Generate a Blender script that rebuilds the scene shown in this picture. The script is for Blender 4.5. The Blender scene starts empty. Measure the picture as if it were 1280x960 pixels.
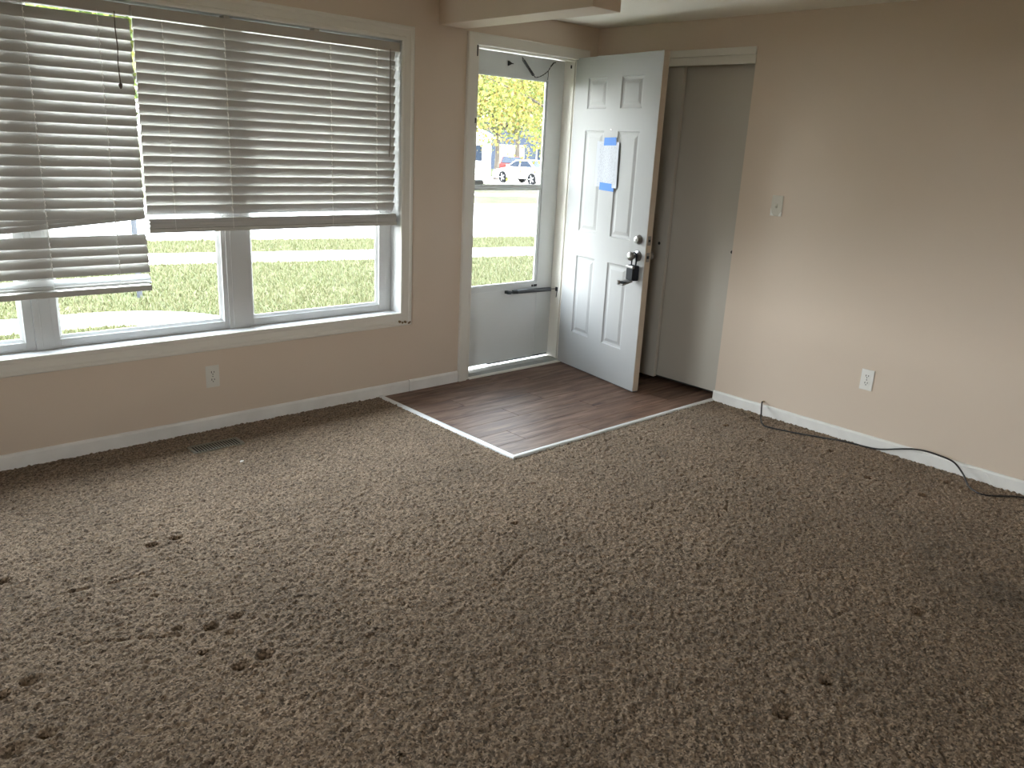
import bpy, math, random
import numpy as np
from mathutils import Vector, Matrix

random.seed(7)
rng = np.random.default_rng(11)
scene = bpy.context.scene
COL = scene.collection

# ------------------------------------------------------------------ camera
cam_data = bpy.data.cameras.new('camera')
cam = bpy.data.objects.new('camera', cam_data)
COL.objects.link(cam)
cam_data.sensor_fit = 'HORIZONTAL'
cam_data.sensor_width = 36.0
cam_data.lens = 1009.2 / 1280.0 * 36.0
cam_data.clip_start = 0.05
cam_data.clip_end = 500
cam.matrix_world = (Matrix.Translation((-4.2558, -3.9181, 1.4860))
                    @ Matrix.Rotation(-0.74712, 4, 'Z')
                    @ Matrix.Rotation(math.pi / 2 - 0.28840, 4, 'X')
                    @ Matrix.Rotation(0.050325, 4, 'Z'))
scene.camera = cam

# ------------------------------------------------------------------ light
SKY = 9.0
SUN = 8.0
EXPOSURE = 1.64
world = bpy.data.worlds.new('sky')
scene.world = world
world.use_nodes = True
wn = world.node_tree.nodes
wl = world.node_tree.links
wn.clear()
w_out = wn.new('ShaderNodeOutputWorld')
w_bg = wn.new('ShaderNodeBackground')
w_geo = wn.new('ShaderNodeTexCoord')
w_sep = wn.new('ShaderNodeSeparateXYZ')
w_ramp = wn.new('ShaderNodeValToRGB')
w_ramp.color_ramp.elements[0].position = 0.0
w_ramp.color_ramp.elements[0].color = (1.0, 1.0, 1.0, 1)
w_ramp.color_ramp.elements[1].position = 0.7
w_ramp.color_ramp.elements[1].color = (0.78, 0.88, 1.0, 1)
w_bg.inputs['Strength'].default_value = SKY
wl.new(w_geo.outputs['Generated'], w_sep.inputs[0])
wl.new(w_sep.outputs['Z'], w_ramp.inputs[0])
wl.new(w_ramp.outputs[0], w_bg.inputs['Color'])
wl.new(w_bg.outputs[0], w_out.inputs[0])

sun_d = bpy.data.lights.new('sun', 'SUN')
sun_d.energy = SUN
sun_d.angle = 0.01
sun_d.color = (1.0, 0.95, 0.86)
sun = bpy.data.objects.new('sun', sun_d)
COL.objects.link(sun)
# the sun stands behind the house
sun_from = Vector((0.15, -0.68, 0.72)).normalized()
sun.rotation_euler = sun_from.to_track_quat('Z', 'Y').to_euler()

scene.view_settings.view_transform = 'Standard'
scene.view_settings.look = 'None'
scene.view_settings.gamma = 1.0
scene.view_settings.use_curve_mapping = False
scene.view_settings.exposure = EXPOSURE
try:
    cy = scene.cycles
    cy.max_bounces = 14
    cy.diffuse_bounces = 9
    cy.glossy_bounces = 4
    cy.transparent_max_bounces = 16
    cy.caustics_reflective = False
    cy.caustics_refractive = False
    cy.sample_clamp_indirect = 12.0
    cy.use_denoising = True
except Exception:
    pass


def portal(name, loc, sx, sz):
    d = bpy.data.lights.new(name, 'AREA')
    d.shape = 'RECTANGLE'
    d.size = sx
    d.size_y = sz
    d.cycles.is_portal = True
    o = bpy.data.objects.new(name, d)
    COL.objects.link(o)
    o.location = loc
    o.rotation_euler = (-math.pi / 2, 0, 0)      # faces the room (-y)
    return o


portal('window_portal', (-2.95, 0.19, 1.25), 2.78, 1.54)
portal('door_portal', (-0.60, 0.21, 1.02), 0.9, 2.05)

# ------------------------------------------------------------------ materials
MATS = {}


def mat(name, col, rough=0.5, metal=0.0, var=None, bump=None, spec=0.5, sheen=0.0,
        rand=0.0, coord='pos', translucent=0.0, stretch=None):
    """principled; var=(scale, amount, colour2); bump=(scale, strength, distance)"""
    if name in MATS:
        return MATS[name]
    m = bpy.data.materials.new(name)
    m.use_nodes = True
    n, l = m.node_tree.nodes, m.node_tree.links
    b = n['Principled BSDF']
    b.inputs['Base Color'].default_value = (*col, 1)
    b.inputs['Roughness'].default_value = rough
    b.inputs['Metallic'].default_value = metal
    b.inputs['Specular IOR Level'].default_value = spec
    if sheen:
        b.inputs['Sheen Weight'].default_value = sheen
        b.inputs['Sheen Roughness'].default_value = 0.6
    if var or bump or rand:
        if coord == 'pos':
            g = n.new('ShaderNodeNewGeometry')
            src = g.outputs['Position']
        else:
            g = n.new('ShaderNodeTexCoord')
            src = g.outputs['Object']
        if stretch:
            mp = n.new('ShaderNodeMapping')
            mp.inputs['Scale'].default_value = stretch
            l.new(src, mp.inputs[0])
            src = mp.outputs[0]
    csock = None
    if var:
        t = n.new('ShaderNodeTexNoise')
        t.inputs['Scale'].default_value = var[0]
        t.inputs['Detail'].default_value = 5
        l.new(src, t.inputs['Vector'])
        r = n.new('ShaderNodeMapRange')
        r.inputs['From Min'].default_value = 0.3
        r.inputs['From Max'].default_value = 0.7
        r.inputs['To Max'].default_value = var[1]
        l.new(t.outputs['Fac'], r.inputs['Value'])
        x = n.new('ShaderNodeMix')
        x.data_type = 'RGBA'
        x.inputs['A'].default_value = (*col, 1)
        x.inputs['B'].default_value = (*var[2], 1)
        l.new(r.outputs[0], x.inputs['Factor'])
        csock = x.outputs['Result']
    if rand:
        oi = n.new('ShaderNodeObjectInfo')
        hs = n.new('ShaderNodeHueSaturation')
        mr = n.new('ShaderNodeMapRange')
        mr.inputs['To Min'].default_value = 1 - rand
        mr.inputs['To Max'].default_value = 1 + rand
        l.new(oi.outputs['Random'], mr.inputs['Value'])
        l.new(mr.outputs[0], hs.inputs['Value'])
        if csock:
            l.new(csock, hs.inputs['Color'])
        else:
            hs.inputs['Color'].default_value = (*col, 1)
        csock = hs.outputs[0]
    if csock:
        l.new(csock, b.inputs['Base Color'])
    if bump:
        t = n.new('ShaderNodeTexNoise')
        t.inputs['Scale'].default_value = bump[0]
        t.inputs['Detail'].default_value = 3
        l.new(src, t.inputs['Vector'])
        bp = n.new('ShaderNodeBump')
        bp.inputs['Strength'].default_value = bump[1]
        bp.inputs['Distance'].default_value = bump[2]
        l.new(t.outputs['Fac'], bp.inputs['Height'])
        l.new(bp.outputs[0], b.inputs['Normal'])
    if translucent:
        tr = n.new('ShaderNodeBsdfTranslucent')
        tr.inputs['Color'].default_value = (*col, 1)
        if csock:
            l.new(csock, tr.inputs['Color'])
        ms = n.new('ShaderNodeMixShader')
        ms.inputs[0].default_value = translucent
        l.new(b.outputs[0], ms.inputs[1])
        l.new(tr.outputs[0], ms.inputs[2])
        l.new(ms.outputs[0], n['Material Output'].inputs['Surface'])
    MATS[name] = m
    return m


WALL = mat('wall_paint', (0.675, 0.57, 0.475), 0.6, var=(1.6, 0.5, (0.65, 0.545, 0.45)),
           bump=(140, 0.12, 0.002), spec=0.35)
CEIL = mat('ceiling_paint', (0.82, 0.775, 0.70), 0.85, bump=(90, 0.15, 0.002), spec=0.2)
TRIM = mat('trim_paint', (0.74, 0.715, 0.66), 0.38, var=(6, 0.35, (0.69, 0.66, 0.60)),
           bump=(60, 0.05, 0.001))
BASE = mat('baseboard_paint', (0.86, 0.85, 0.83), 0.4, var=(9, 0.4, (0.64, 0.62, 0.59)),
           bump=(60, 0.05, 0.001))
VINYLW = mat('window_vinyl', (0.58, 0.58, 0.58), 0.35, var=(8, 0.2, (0.54, 0.54, 0.535)))
DOORW = mat('door_paint', (0.385, 0.385, 0.385), 0.6, var=(5, 0.3, (0.365, 0.365, 0.365)),
            bump=(200, 0.04, 0.001), spec=0.12)
DOOREDGE = mat('door_edge_wood', (0.55, 0.47, 0.38), 0.6, var=(14, 0.5, (0.48, 0.40, 0.31)))
STORM = mat('storm_aluminium', (0.65, 0.67, 0.67), 0.42, var=(5, 0.35, (0.55, 0.57, 0.57)))
KICK = mat('storm_kick_panel', (0.70, 0.71, 0.71), 0.5, var=(4, 0.35, (0.65, 0.66, 0.66)))
CLOSET = mat('closet_paint', (0.50, 0.465, 0.41), 0.5, var=(3, 0.3, (0.475, 0.44, 0.385)))
SLAT = mat('slat_white', (0.50, 0.49, 0.47), 0.45, var=(9, 0.3, (0.465, 0.455, 0.43)), translucent=0.025)
RAIL = mat('blind_rail', (0.46, 0.43, 0.385), 0.45)
RAILB = mat('blind_bottom_rail', (0.50, 0.485, 0.45), 0.45)
CORD = mat('blind_cord', (0.90, 0.89, 0.86), 0.8)
CORDD = mat('dark_cord', (0.10, 0.075, 0.055), 0.7)
WAND = mat('clear_wand', (0.22, 0.20, 0.18), 0.3)
PLATE = mat('plate_plastic', (0.80, 0.79, 0.76), 0.35)
SWITCHP = mat('painted_switch_plate', (0.63, 0.60, 0.53), 0.5, var=(160, 0.5, (0.56, 0.53, 0.46)))
SLOT = mat('slot_dark', (0.03, 0.03, 0.03), 0.6)
STEEL = mat('brushed_nickel', (0.27, 0.265, 0.26), 0.3, metal=1.0)
DARKM = mat('dark_metal', (0.035, 0.038, 0.042), 0.5, metal=0.2, spec=0.2)
GUN = mat('closer_grey', (0.10, 0.105, 0.115), 0.5, metal=0.2, spec=0.2)
BLACKP = mat('lockbox_black', (0.018, 0.021, 0.028), 0.5, spec=0.12)
GREYP = mat('lockbox_grey', (0.030, 0.033, 0.038), 0.5, spec=0.12)
TAPE = mat('painters_tape', (0.045, 0.17, 0.50), 0.7)
VENT = mat('register_brown', (0.26, 0.24, 0.19), 0.45, metal=0.2)
VENTD = mat('register_dark', (0.012, 0.011, 0.009), 0.8)
STRIP = mat('transition_strip', (0.74, 0.75, 0.75), 0.32, var=(30, 0.4, (0.60, 0.60, 0.59)))
CABLE = mat('black_cable', (0.018, 0.017, 0.018), 0.42)
BRASS = mat('cable_brass', (0.42, 0.33, 0.20), 0.4, metal=0.7)
CONC = mat('concrete', (0.55, 0.53, 0.49), 0.9, var=(2.0, 0.6, (0.48, 0.46, 0.42)), bump=(30, 0.2, 0.01))
ASPH = mat('street_surface', (0.42, 0.42, 0.43), 0.9, var=(1.0, 0.6, (0.37, 0.37, 0.38)), bump=(30, 0.2, 0.01))
SIDING = mat('white_siding', (0.78, 0.78, 0.77), 0.6, var=(1.5, 0.3, (0.72, 0.72, 0.71)))
BLUESID = mat('blue_grey_siding', (0.032, 0.040, 0.060), 0.8, var=(1.5, 0.3, (0.028, 0.035, 0.054)), spec=0.05)
ROOF = mat('roof_shingle', (0.055, 0.055, 0.060), 0.9, var=(12, 0.6, (0.04, 0.04, 0.044)), spec=0.05)
FOUND = mat('foundation', (0.35, 0.34, 0.32), 0.9, var=(4, 0.5, (0.28, 0.27, 0.25)))
BARK = mat('bark', (0.048, 0.037, 0.028), 0.9, var=(6, 0.7, (0.026, 0.020, 0.014)), bump=(20, 0.5, 0.03))
POST = mat('galvanised_post', (0.035, 0.038, 0.045), 0.7, spec=0.05)
CARW = mat('car_white', (0.80, 0.80, 0.80), 0.25)
CARR = mat('car_red', (0.10, 0.014, 0.012), 0.5, spec=0.05)
CGLASS = mat('car_glass', (0.014, 0.019, 0.030), 0.3, spec=0.03)
TYRE = mat('tyre', (0.010, 0.010, 0.011), 0.9, spec=0.05)
RIM = mat('alloy_rim', (0.40, 0.40, 0.42), 0.35, metal=0.6)
TAIL = mat('tail_lamp', (0.35, 0.01, 0.01), 0.25)
HGLASS = mat('house_glass', (0.016, 0.022, 0.034), 0.3, spec=0.03)
DEBRIS = mat('paint_chip', (0.72, 0.68, 0.62), 0.7)
CHIP = mat('bare_wood_chip', (0.22, 0.15, 0.08), 0.8)


def glass_mat():
    m = bpy.data.materials.new('window_glass')
    m.use_nodes = True
    n, l = m.node_tree.nodes, m.node_tree.links
    n.clear()
    o = n.new('ShaderNodeOutputMaterial')
    t = n.new('ShaderNodeBsdfTransparent')
    t.inputs[0].default_value = (0.95, 0.97, 0.96, 1)
    g = n.new('ShaderNodeBsdfGlossy')
    g.inputs['Roughness'].default_value = 0.02
    f = n.new('ShaderNodeFresnel')
    f.inputs[0].default_value = 1.45
    x = n.new('ShaderNodeMixShader')
    gm = n.new('ShaderNodeNewGeometry')          # reflect on the entering side only
    sb = n.new('ShaderNodeMath')
    sb.operation = 'SUBTRACT'
    sb.inputs[0].default_value = 1.0
    l.new(gm.outputs['Backfacing'], sb.inputs[1])
    ml = n.new('ShaderNodeMath')
    ml.operation = 'MULTIPLY'
    l.new(f.outputs[0], ml.inputs[0])
    l.new(sb.outputs[0], ml.inputs[1])
    l.new(ml.outputs[0], x.inputs[0])
    l.new(t.outputs[0], x.inputs[1])
    l.new(g.outputs[0], x.inputs[2])
    l.new(x.outputs[0], o.inputs[0])
    return m


GLASS = glass_mat()


def carpet_mat():
    m = bpy.data.materials.new('carpet_pile')
    m.use_nodes = True
    n, l = m.node_tree.nodes, m.node_tree.links
    b = n['Principled BSDF']
    b.inputs['Roughness'].default_value = 0.95
    b.inputs['Specular IOR Level'].default_value = 0.12
    b.inputs['Sheen Weight'].default_value = 0.35
    b.inputs['Sheen Roughness'].default_value = 0.5
    b.inputs['Sheen Tint'].default_value = (0.9, 0.76, 0.62, 1)
    g = n.new('ShaderNodeNewGeometry')
    v = n.new('ShaderNodeTexVoronoi')
    v.inputs['Scale'].default_value = 175
    l.new(g.outputs['Position'], v.inputs['Vector'])
    sep = n.new('ShaderNodeSeparateColor')
    l.new(v.outputs['Color'], sep.inputs[0])
    ramp = n.new('ShaderNodeValToRGB')
    e = ramp.color_ramp.elements
    e[0].position, e[0].color = 0.0, (0.038, 0.0245, 0.0145, 1)
    e[1].position, e[1].color = 1.0, (0.34, 0.248, 0.170, 1)
    k = e.new(0.35)
    k.color = (0.123, 0.081, 0.051, 1)
    k = e.new(0.7)
    k.color = (0.213, 0.150, 0.100, 1)
    l.new(sep.outputs[0], ramp.inputs[0])
    # worn, trodden areas: the nap lies a different way there
    t = n.new('ShaderNodeTexNoise')
    t.inputs['Scale'].default_value = 1.5
    t.inputs['Detail'].default_value = 6
    t.inputs['Roughness'].default_value = 0.62
    l.new(g.outputs['Position'], t.inputs['Vector'])
    mr = n.new('ShaderNodeMapRange')
    mr.inputs['From Min'].default_value = 0.3
    mr.inputs['From Max'].default_value = 0.7
    mr.inputs['To Min'].default_value = 0.76
    mr.inputs['To Max'].default_value = 1.18
    l.new(t.outputs['Fac'], mr.inputs['Value'])
    hs = n.new('ShaderNodeHueSaturation')
    l.new(ramp.outputs[0], hs.inputs['Color'])
    l.new(mr.outputs[0], hs.inputs['Value'])
    # soiled patch near the right wall
    wob = n.new('ShaderNodeTexNoise')
    wob.inputs['Scale'].default_value = 3.0
    wob.inputs['Detail'].default_value = 4
    l.new(g.outputs['Position'], wob.inputs['Vector'])
    dst = n.new('ShaderNodeVectorMath')
    dst.operation = 'DISTANCE'
    dst.inputs[1].default_value = (-1.13, -3.20, 0.0)
    l.new(g.outputs['Position'], dst.inputs[0])
    ad = n.new('ShaderNodeMath')
    ad.operation = 'ADD'
    l.new(dst.outputs['Value'], ad.inputs[0])
    l.new(wob.outputs['Fac'], ad.inputs[1])
    sm_ = n.new('ShaderNodeMapRange')
    sm_.interpolation_type = 'SMOOTHSTEP'
    sm_.inputs['From Min'].default_value = 0.45
    sm_.inputs['From Max'].default_value = 0.90
    sm_.inputs['To Min'].default_value = 0.62
    sm_.inputs['To Max'].default_value = 1.0
    l.new(ad.outputs[0], sm_.inputs['Value'])
    hs2 = n.new('ShaderNodeHueSaturation')
    l.new(hs.outputs[0], hs2.inputs['Color'])
    l.new(sm_.outputs[0], hs2.inputs['Value'])
    l.new(hs2.outputs[0], b.inputs['Base Color'])
    t2 = n.new('ShaderNodeTexNoise')
    t2.inputs['Scale'].default_value = 260
    t2.inputs['Detail'].default_value = 2
    l.new(g.outputs['Position'], t2.inputs['Vector'])
    bp = n.new('ShaderNodeBump')
    bp.inputs['Strength'].default_value = 0.7
    bp.inputs['Distance'].default_value = 0.004
    l.new(t2.outputs['Fac'], bp.inputs['Height'])
    l.new(bp.outputs[0], b.inputs['Normal'])
    return m


CARPET = carpet_mat()


def plank_mat():
    m = bpy.data.materials.new('vinyl_plank')
    m.use_nodes = True
    n, l = m.node_tree.nodes, m.node_tree.links
    b = n['Principled BSDF']
    b.inputs['Roughness'].default_value = 0.48
    b.inputs['Specular IOR Level'].default_value = 0.17
    g = n.new('ShaderNodeNewGeometry')
    oi = n.new('ShaderNodeObjectInfo')
    off = n.new('ShaderNodeCombineXYZ')
    mm = n.new('ShaderNodeMath')
    mm.operation = 'MULTIPLY'
    mm.inputs[1].default_value = 37.0
    l.new(oi.outputs['Random'], mm.inputs[0])
    l.new(mm.outputs[0], off.inputs[0])
    l.new(mm.outputs[0], off.inputs[2])
    add = n.new('ShaderNodeVectorMath')
    l.new(g.outputs['Position'], add.inputs[0])
    l.new(off.outputs[0], add.inputs[1])
    mp = n.new('ShaderNodeMapping')
    mp.inputs['Scale'].default_value = (1.0, 9.0, 1.0)
    l.new(add.outputs[0], mp.inputs[0])
    t = n.new('ShaderNodeTexNoise')
    t.inputs['Scale'].default_value = 3.2
    t.inputs['Detail'].default_value = 9
    t.inputs['Roughness'].default_value = 0.62
    t.inputs['Distortion'].default_value = 0.7
    l.new(mp.outputs[0], t.inputs['Vector'])
    r = n.new('ShaderNodeValToRGB')
    e = r.color_ramp.elements
    e[0].position, e[0].color = 0.28, (0.050, 0.028, 0.020, 1)
    e[1].position, e[1].color = 0.74, (0.265, 0.175, 0.130, 1)
    k = e.new(0.48)
    k.color = (0.145, 0.086, 0.062, 1)
    l.new(t.outputs['Fac'], r.inputs[0])
    hs = n.new('ShaderNodeHueSaturation')
    mr = n.new('ShaderNodeMapRange')
    mr.inputs['To Min'].default_value = 0.86
    mr.inputs['To Max'].default_value = 1.16
    l.new(oi.outputs['Random'], mr.inputs['Value'])
    l.new(mr.outputs[0], hs.inputs['Value'])
    l.new(r.outputs[0], hs.inputs['Color'])
    l.new(hs.outputs[0], b.inputs['Base Color'])
    bp = n.new('ShaderNodeBump')
    bp.inputs['Strength'].default_value = 0.12
    bp.inputs['Distance'].default_value = 0.002
    l.new(t.outputs['Fac'], bp.inputs['Height'])
    l.new(bp.outputs[0], b.inputs['Normal'])
    return m


PLANK = plank_mat()


def lawn_mat(name, dark, mid, dry):
    m = bpy.data.materials.new(name)
    m.use_nodes = True
    n, l = m.node_tree.nodes, m.node_tree.links
    b = n['Principled BSDF']
    b.inputs['Roughness'].default_value = 0.9
    b.inputs['Specular IOR Level'].default_value = 0.1
    g = n.new('ShaderNodeNewGeometry')
    t = n.new('ShaderNodeTexNoise')
    t.inputs['Scale'].default_value = 0.9
    t.inputs['Detail'].default_value = 8
    t.inputs['Roughness'].default_value = 0.7
    l.new(g.outputs['Position'], t.inputs['Vector'])
    r = n.new('ShaderNodeValToRGB')
    e = r.color_ramp.elements
    e[0].position, e[0].color = 0.33, (*dark, 1)
    e[1].position, e[1].color = 0.66, (*dry, 1)
    k = e.new(0.5)
    k.color = (*mid, 1)
    l.new(t.outputs['Fac'], r.inputs[0])
    l.new(r.outputs[0], b.inputs['Base Color'])
    return m


LAWN = lawn_mat('lawn_soil', (0.025, 0.030, 0.011), (0.038, 0.042, 0.017), (0.057, 0.052, 0.027))


def island_mat(name, cols, translucent):
    """leaf / blade colours vary from piece to piece"""
    m = bpy.data.materials.new(name)
    m.use_nodes = True
    n, l = m.node_tree.nodes, m.node_tree.links
    b = n['Principled BSDF']
    b.inputs['Roughness'].default_value = 0.6
    b.inputs['Specular IOR Level'].default_value = 0.2
    g = n.new('ShaderNodeNewGeometry')
    r = n.new('ShaderNodeValToRGB')
    e = r.color_ramp.elements
    e[0].position, e[0].color = 0.0, (*cols[0], 1)
    e[1].position, e[1].color = 1.0, (*cols[-1], 1)
    for i, c in enumerate(cols[1:-1]):
        k = e.new((i + 1) / (len(cols) - 1))
        k.color = (*c, 1)
    l.new(g.outputs['Random Per Island'], r.inputs[0])
    l.new(r.outputs[0], b.inputs['Base Color'])
    t = n.new('ShaderNodeBsdfTranslucent')
    l.new(r.outputs[0], t.inputs['Color'])
    x = n.new('ShaderNodeMixShader')
    x.inputs[0].default_value = translucent
    l.new(b.outputs[0], x.inputs[1])
    l.new(t.outputs[0], x.inputs[2])
    l.new(x.outputs[0], n['Material Output'].inputs['Surface'])
    return m


BLADE = island_mat('grass_blades', [(0.047, 0.053, 0.020), (0.060, 0.064, 0.027), (0.078, 0.071, 0.039), (0.053, 0.060, 0.023)], 0.25)
LEAFY = island_mat('yellow_leaves', [(0.10, 0.115, 0.02), (0.20, 0.18, 0.04), (0.065, 0.09, 0.022), (0.17, 0.105, 0.03), (0.13, 0.14, 0.03), (0.05, 0.07, 0.02)], 0.3)
LEAFG = island_mat('green_leaves', [(0.05, 0.09, 0.02), (0.10, 0.14, 0.03), (0.17, 0.17, 0.03), (0.07, 0.11, 0.03)], 0.3)
LEAFD = island_mat('dark_needles', [(0.012, 0.035, 0.018), (0.02, 0.05, 0.025), (0.03, 0.06, 0.025)], 0.1)
TWIG = island_mat('weed_leaves', [(0.04, 0.06, 0.015), (0.07, 0.09, 0.02), (0.05, 0.05, 0.02)], 0.2)


# ------------------------------------------------------------------ helpers
def tag(o, label, cat, group=None, kind=None):
    o['label'] = label
    o['category'] = cat
    if group:
        o['group'] = group
    if kind:
        o['kind'] = kind
    return o


def empty(name, loc=(0, 0, 0), rz=0.0):
    o = bpy.data.objects.new(name, None)
    o.empty_display_size = 0.05
    COL.objects.link(o)
    o.location = loc
    o.rotation_euler = (0, 0, rz)
    return o


def root_loc(p):
    v = Vector((0, 0, 0))
    while p is not None:
        v = v + p.location
        p = p.parent
    return v


class MB:
    def __init__(s):
        s.v, s.f = [], []

    def add(s, vs, fs):
        k = len(s.v)
        s.v += [tuple(a) for a in vs]
        s.f += [tuple(i + k for i in q) for q in fs]
        return s

    def box(s, x0, x1, y0, y1, z0, z1):
        x0, x1 = min(x0, x1), max(x0, x1)
        y0, y1 = min(y0, y1), max(y0, y1)
        z0, z1 = min(z0, z1), max(z0, z1)
        vs = [(x, y, z) for z in (z0, z1) for y in (y0, y1) for x in (x0, x1)]
        return s.add(vs, [(0, 2, 3, 1), (4, 5, 7, 6), (0, 1, 5, 4), (2, 6, 7, 3), (0, 4, 6, 2), (1, 3, 7, 5)])

    def tube(s, pts, r, n=8, cap=True):
        pts = [Vector(p) for p in pts]
        rs = r if isinstance(r, (list, tuple)) else [r] * len(pts)
        rings = []
        prev = None
        for i, p in enumerate(pts):
            d = (pts[min(i + 1, len(pts) - 1)] - pts[max(i - 1, 0)]).normalized()
            if prev is None:
                a = Vector((0, 0, 1)) if abs(d.z) < 0.9 else Vector((1, 0, 0))
                u = d.cross(a).normalized()
            else:
                u = (prev - d * prev.dot(d)).normalized()
            prev = u
            w = d.cross(u)
            rings.append([p + (u * math.cos(2 * math.pi * k / n) + w * math.sin(2 * math.pi * k / n)) * rs[i] for k in range(n)])
        vs = [q for rg in rings for q in rg]
        fs = []
        for i in range(len(pts) - 1):
            for k in range(n):
                a, b = i * n + k, i * n + (k + 1) % n
                fs.append((a, b, b + n, a + n))
        if cap:
            fs.append(tuple(range(n - 1, -1, -1)))
            m = (len(pts) - 1) * n
            fs.append(tuple(range(m, m + n)))
        return s.add(vs, fs)

    def lathe(s, base, axis, prof, n=20):
        """prof = [(distance along axis, radius)]"""
        base, axis = Vector(base), Vector(axis).normalized()
        pts = [base + axis * d for d, _ in prof]
        a = Vector((0, 0, 1)) if abs(axis.z) < 0.9 else Vector((1, 0, 0))
        u = axis.cross(a).normalized()
        w = axis.cross(u)
        vs, fs = [], []
        for p, (_, r) in zip(pts, prof):
            vs += [p + (u * math.cos(2 * math.pi * k / n) + w * math.sin(2 * math.pi * k / n)) * max(r, 1e-4) for k in range(n)]
        for i in range(len(prof) - 1):
            for k in range(n):
                c, d = i * n + k, i * n + (k + 1) % n
                fs.append((c, d, d + n, c + n))
        fs.append(tuple(range(n - 1, -1, -1)))
        m = (len(prof) - 1) * n
        fs.append(tuple(range(m, m + n)))
        return s.add(vs, fs)

    def prism(s, poly, axis, a, b):
        """poly in the two other axes, extruded along axis ('x','y','z') from a to b"""
        n = len(poly)

        def P(q, t):
            return {'x': (t, q[0], q[1]), 'y': (q[0], t, q[1]), 'z': (q[0], q[1], t)}[axis]
        vs = [P(q, a) for q in poly] + [P(q, b) for q in poly]
        fs = [(i, (i + 1) % n, (i + 1) % n + n, i + n) for i in range(n)]
        fs += [tuple(range(n - 1, -1, -1)), tuple(range(n, 2 * n))]
        return s.add(vs, fs)

    def mesh(s, name, smooth=False):
        me = bpy.data.meshes.new(name)
        me.from_pydata(s.v, [], s.f)
        me.validate()
        import bmesh
        bm = bmesh.new()
        bm.from_mesh(me)
        bmesh.ops.recalc_face_normals(bm, faces=bm.faces[:])
        bm.to_mesh(me)
        bm.free()
        if smooth:
            for p in me.polygons:
                p.use_smooth = True
        me.update()
        return me

    def build(s, name, material, parent=None, smooth=False, bevel=0.0, local=False):
        if parent is not None and not local:
            o = root_loc(parent)
            s.v = [(x - o.x, y - o.y, z - o.z) for x, y, z in s.v]
        me = s.mesh(name, smooth)
        me.materials.append(material)
        ob = bpy.data.objects.new(name, me)
        COL.objects.link(ob)
        if parent is not None:
            ob.parent = parent
        if bevel:
            b = ob.modifiers.new('bevel', 'BEVEL')
            b.width = bevel
            b.segments = 2
            b.limit_method = 'ANGLE'
            b.angle_limit = 0.6
        if smooth:
            try:
                me.set_sharp_from_angle(angle=0.7)
            except Exception:
                pass
        return ob


def inst(name, me, parent, loc=(0, 0, 0), rot=(0, 0, 0)):
    ob = bpy.data.objects.new(name, me)
    COL.objects.link(ob)
    ob.parent = parent
    ob.location = loc
    ob.rotation_euler = rot
    return ob


def struct(o, label, cat):
    return tag(o, label, cat, kind='structure')


# ------------------------------------------------------------------ sizes of the room (metres)
XL, YB, ZC = -6.3, -6.6, 2.2414          # left wall, back wall, ceiling
WT = 0.18                                # thickness of the window wall
WX0, WX1, WZ0, WZ1 = -4.335, -1.566, 0.497, 1.993      # window opening
DX0, DX1, DZ1 = -1.040, -0.130, 2.052                  # entry door rough opening
CY0, CY1, CZ1 = -1.204, -0.075, 2.04                    # closet opening on the right wall
GZ = -0.8                                # the ground outside

# ------------------------------------------------------------------ structure
struct(MB().box(XL - 0.2, 0.9, YB - 0.2, WT, -0.78, -0.024).build('foundation', FOUND),
       'grey concrete foundation slab under the room', 'foundation')

m = MB()
m.box(XL, WX0 - 0.02, 0, WT, -0.024, ZC)
m.box(WX0 - 0.02, WX1 + 0.02, 0, WT, -0.024, WZ0 - 0.02)
m.box(WX0 - 0.02, WX1 + 0.02, 0, WT, WZ1 + 0.02, ZC)
m.box(WX1 + 0.02, DX0, 0, WT, -0.024, ZC)
m.box(DX0, DX1, 0, WT, DZ1, ZC)
m.box(DX1, 0.9, 0, WT, -0.024, ZC)
struct(m.build('wall_front', WALL), 'taupe painted wall with the large window and entry door', 'wall')

m = MB()
m.box(0, 0.11, YB, CY0, -0.024, ZC)
m.box(0, 0.11, CY0, CY1, CZ1, ZC)
m.box(0, 0.11, CY1, 0.0, -0.024, ZC)
m.box(0.11, 0.8, CY0 - 0.3, CY0 - 0.25, -0.024, ZC)
m.box(0.8, 0.88, CY0 - 0.3, 0.0, -0.024, ZC)
struct(m.build('wall_right', WALL), 'beige painted wall with closet doors, light switch and outlet', 'wall')

FILLWIN = (-5.2, -3.85, 0.83, 1.98)          # unseen window added in the left wall to brighten the room
m = MB()
m.box(XL - 0.15, XL, YB - 0.15, FILLWIN[0], -0.024, ZC)
m.box(XL - 0.15, XL, FILLWIN[1], WT, -0.024, ZC)
m.box(XL - 0.15, XL, FILLWIN[0], FILLWIN[1], -0.024, FILLWIN[2])
m.box(XL - 0.15, XL, FILLWIN[0], FILLWIN[1], FILLWIN[3], ZC)
struct(m.build('wall_left', WALL), 'taupe painted side wall left of the viewer with an opening for the added fill window', 'wall')
w2 = empty('window_added', (XL - 0.08, (FILLWIN[0] + FILLWIN[1]) / 2, FILLWIN[2]))
struct(w2, 'unseen white framed window added in the side wall for fill light', 'window')
m = MB()
ya, yb_, za, zb = FILLWIN
m.box(XL - 0.10, XL - 0.05, ya, ya + 0.04, za, zb)
m.box(XL - 0.10, XL - 0.05, yb_ - 0.04, yb_, za, zb)
m.box(XL - 0.10, XL - 0.05, ya + 0.04, yb_ - 0.04, za, za + 0.04)
m.box(XL - 0.10, XL - 0.05, ya + 0.04, yb_ - 0.04, zb - 0.04, zb)
m.build('frame', VINYLW, w2, bevel=0.002)
MB().box(XL - 0.077, XL - 0.073, ya + 0.03, yb_ - 0.03, za + 0.03, zb - 0.03).build('pane', GLASS, w2)
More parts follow.
